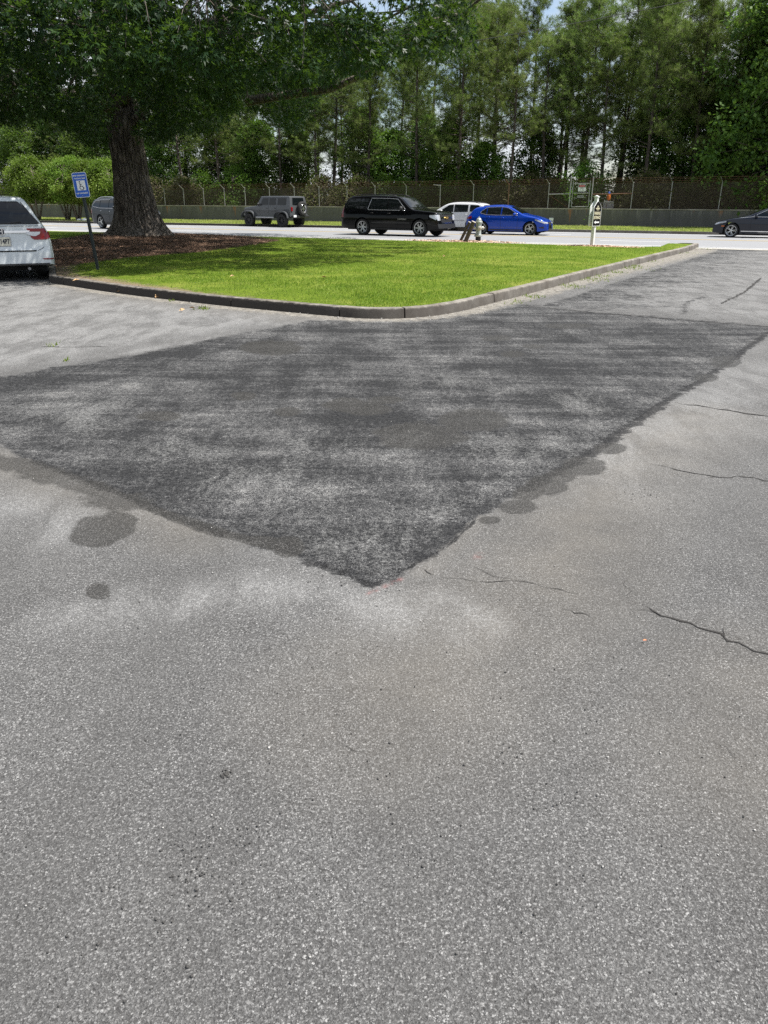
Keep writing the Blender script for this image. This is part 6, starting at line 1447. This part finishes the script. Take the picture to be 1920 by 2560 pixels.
# hydrant
hz_ = iz(HYD.x, HYD.y)
hy = empty('fire_hydrant', (HYD.x, HYD.y, hz_ - .02), R(10), 'silver painted fire hydrant with a black foot beside the leaning timbers', 'hydrant')
MB().lathe([(.115, 0), (.115, .20)], 20).build('foot', M_hydblack, hy, autoang=40)
MB().lathe([(.17, .20), (.175, .21), (.175, .245), (.165, .25), (.165, .285), (.13, .295), (.118, .33), (.115, .62), (.125, .66), (.125, .74), (.155, .75), (.16, .77), (.16, .80), (.148, .81), (.148, .83), (.12, .835), (.115, .86), (.10, .91), (.06, .95), (.035, .96)], 28).build('barrel', M_hyd, hy, autoang=40)
MB().lathe([(.035, .955), (.03, .97), (.026, 1.01), (0, 1.015)], 5).build('operating_nut', M_hyd, hy)
for a, r_, l_ in ((0, .062, .20), (PI, .062, .20), (-PI / 2, .085, .19)):
    d = Matrix.Rotation(a, 4, 'Z') @ Matrix.Translation((0, 0, .55)) @ Matrix.Rotation(PI / 2, 4, 'Y')
    nz_ = MB().lathe([(r_ * .9, .09), (r_ * .9, .14), (r_ * 1.15, .15), (r_ * 1.15, .15 + .035), (r_ * 1.0, l_ + .0)], 14, d).build('nozzle', M_hyd, hy, autoang=40)
    MB().lathe([(r_, l_), (r_ * 1.05, l_ + .02), (r_ * .7, l_ + .035), (.02, l_ + .04), (.018, l_ + .065), (0, l_ + .066)], 8, d).build('nozzle_cap', simple('nozzle_paint', (.5, .45, .38), .6, .2, .3, 20), nz_, autoang=40)
b = MB()
for k_ in range(8): a = k_ * PI / 4; b.lathe([(.012, 0), (.012, .03), (0, .034)], 6, Matrix.Translation((.152 * math.cos(a), .152 * math.sin(a), .245)))
b.build('flange_bolts', M_hyd, hy)
# leaning timbers
def timber(px0, py0, px1, py1, w_, lab):
    p = W(px0, py0, hz_); q = at(px1, py1, p.y - .1); d = (q - p); L = d.length
    o = empty('timber_post', p, 0, lab, 'post', 'old timber posts leaning beside the hydrant')
    rt = d.to_track_quat('Z', 'Y').to_matrix().to_4x4()
    b = MB(); n_ = 10; V = []; r_ = random.Random(px0)
    for k_ in range(n_):
        f = k_ / (n_ - 1)
        for a in range(12):
            th_ = a / 12 * 2 * PI; sq = 1 / max(abs(math.cos(th_)), abs(math.sin(th_))) ** .75; rr = w_ / 2 * sq * (1 + r_.uniform(-.05, .05)); V.append(rt @ Vector((rr * math.cos(th_), rr * math.sin(th_), -.25 + f * (L + .25))))
    b.add(V, [(k_ * 12 + j, k_ * 12 + (j + 1) % 12, (k_ + 1) * 12 + (j + 1) % 12, (k_ + 1) * 12 + j) for k_ in range(n_ - 1) for j in range(12)]); b.build('shaft', M_wood, o, autoang=50)
    b = MB(); b.lathe([(w_ * .60, 0), (w_ * .58, .02), (0, .03)], 12, rt @ Matrix.Translation((0, 0, L))); b.build('cut_end', M_woodend, o)
timber(1152, 601, 1174, 556, .12, 'slimmer dark timber post leaning right, left of the hydrant')
timber(1164, 603, 1184, 555, .17, 'thicker dark timber post leaning against the hydrant')
# small sign board above the off-road car, on the fence
sg = empty('fence_notice', wall_world(wall_s(699), .06, WH + .52), ga, 'small pale notice on the fence above the off-road car roof', 'sign')
MB().prism(rrect(.5, .26, .02), .012).build('sign_board', M_cope, sg)
b = MB()
for z in (.05, -.02, -.08): b.box((0, -.003, z), (.34, .004, .025))
b.build('print_lines', M_rust, sg)
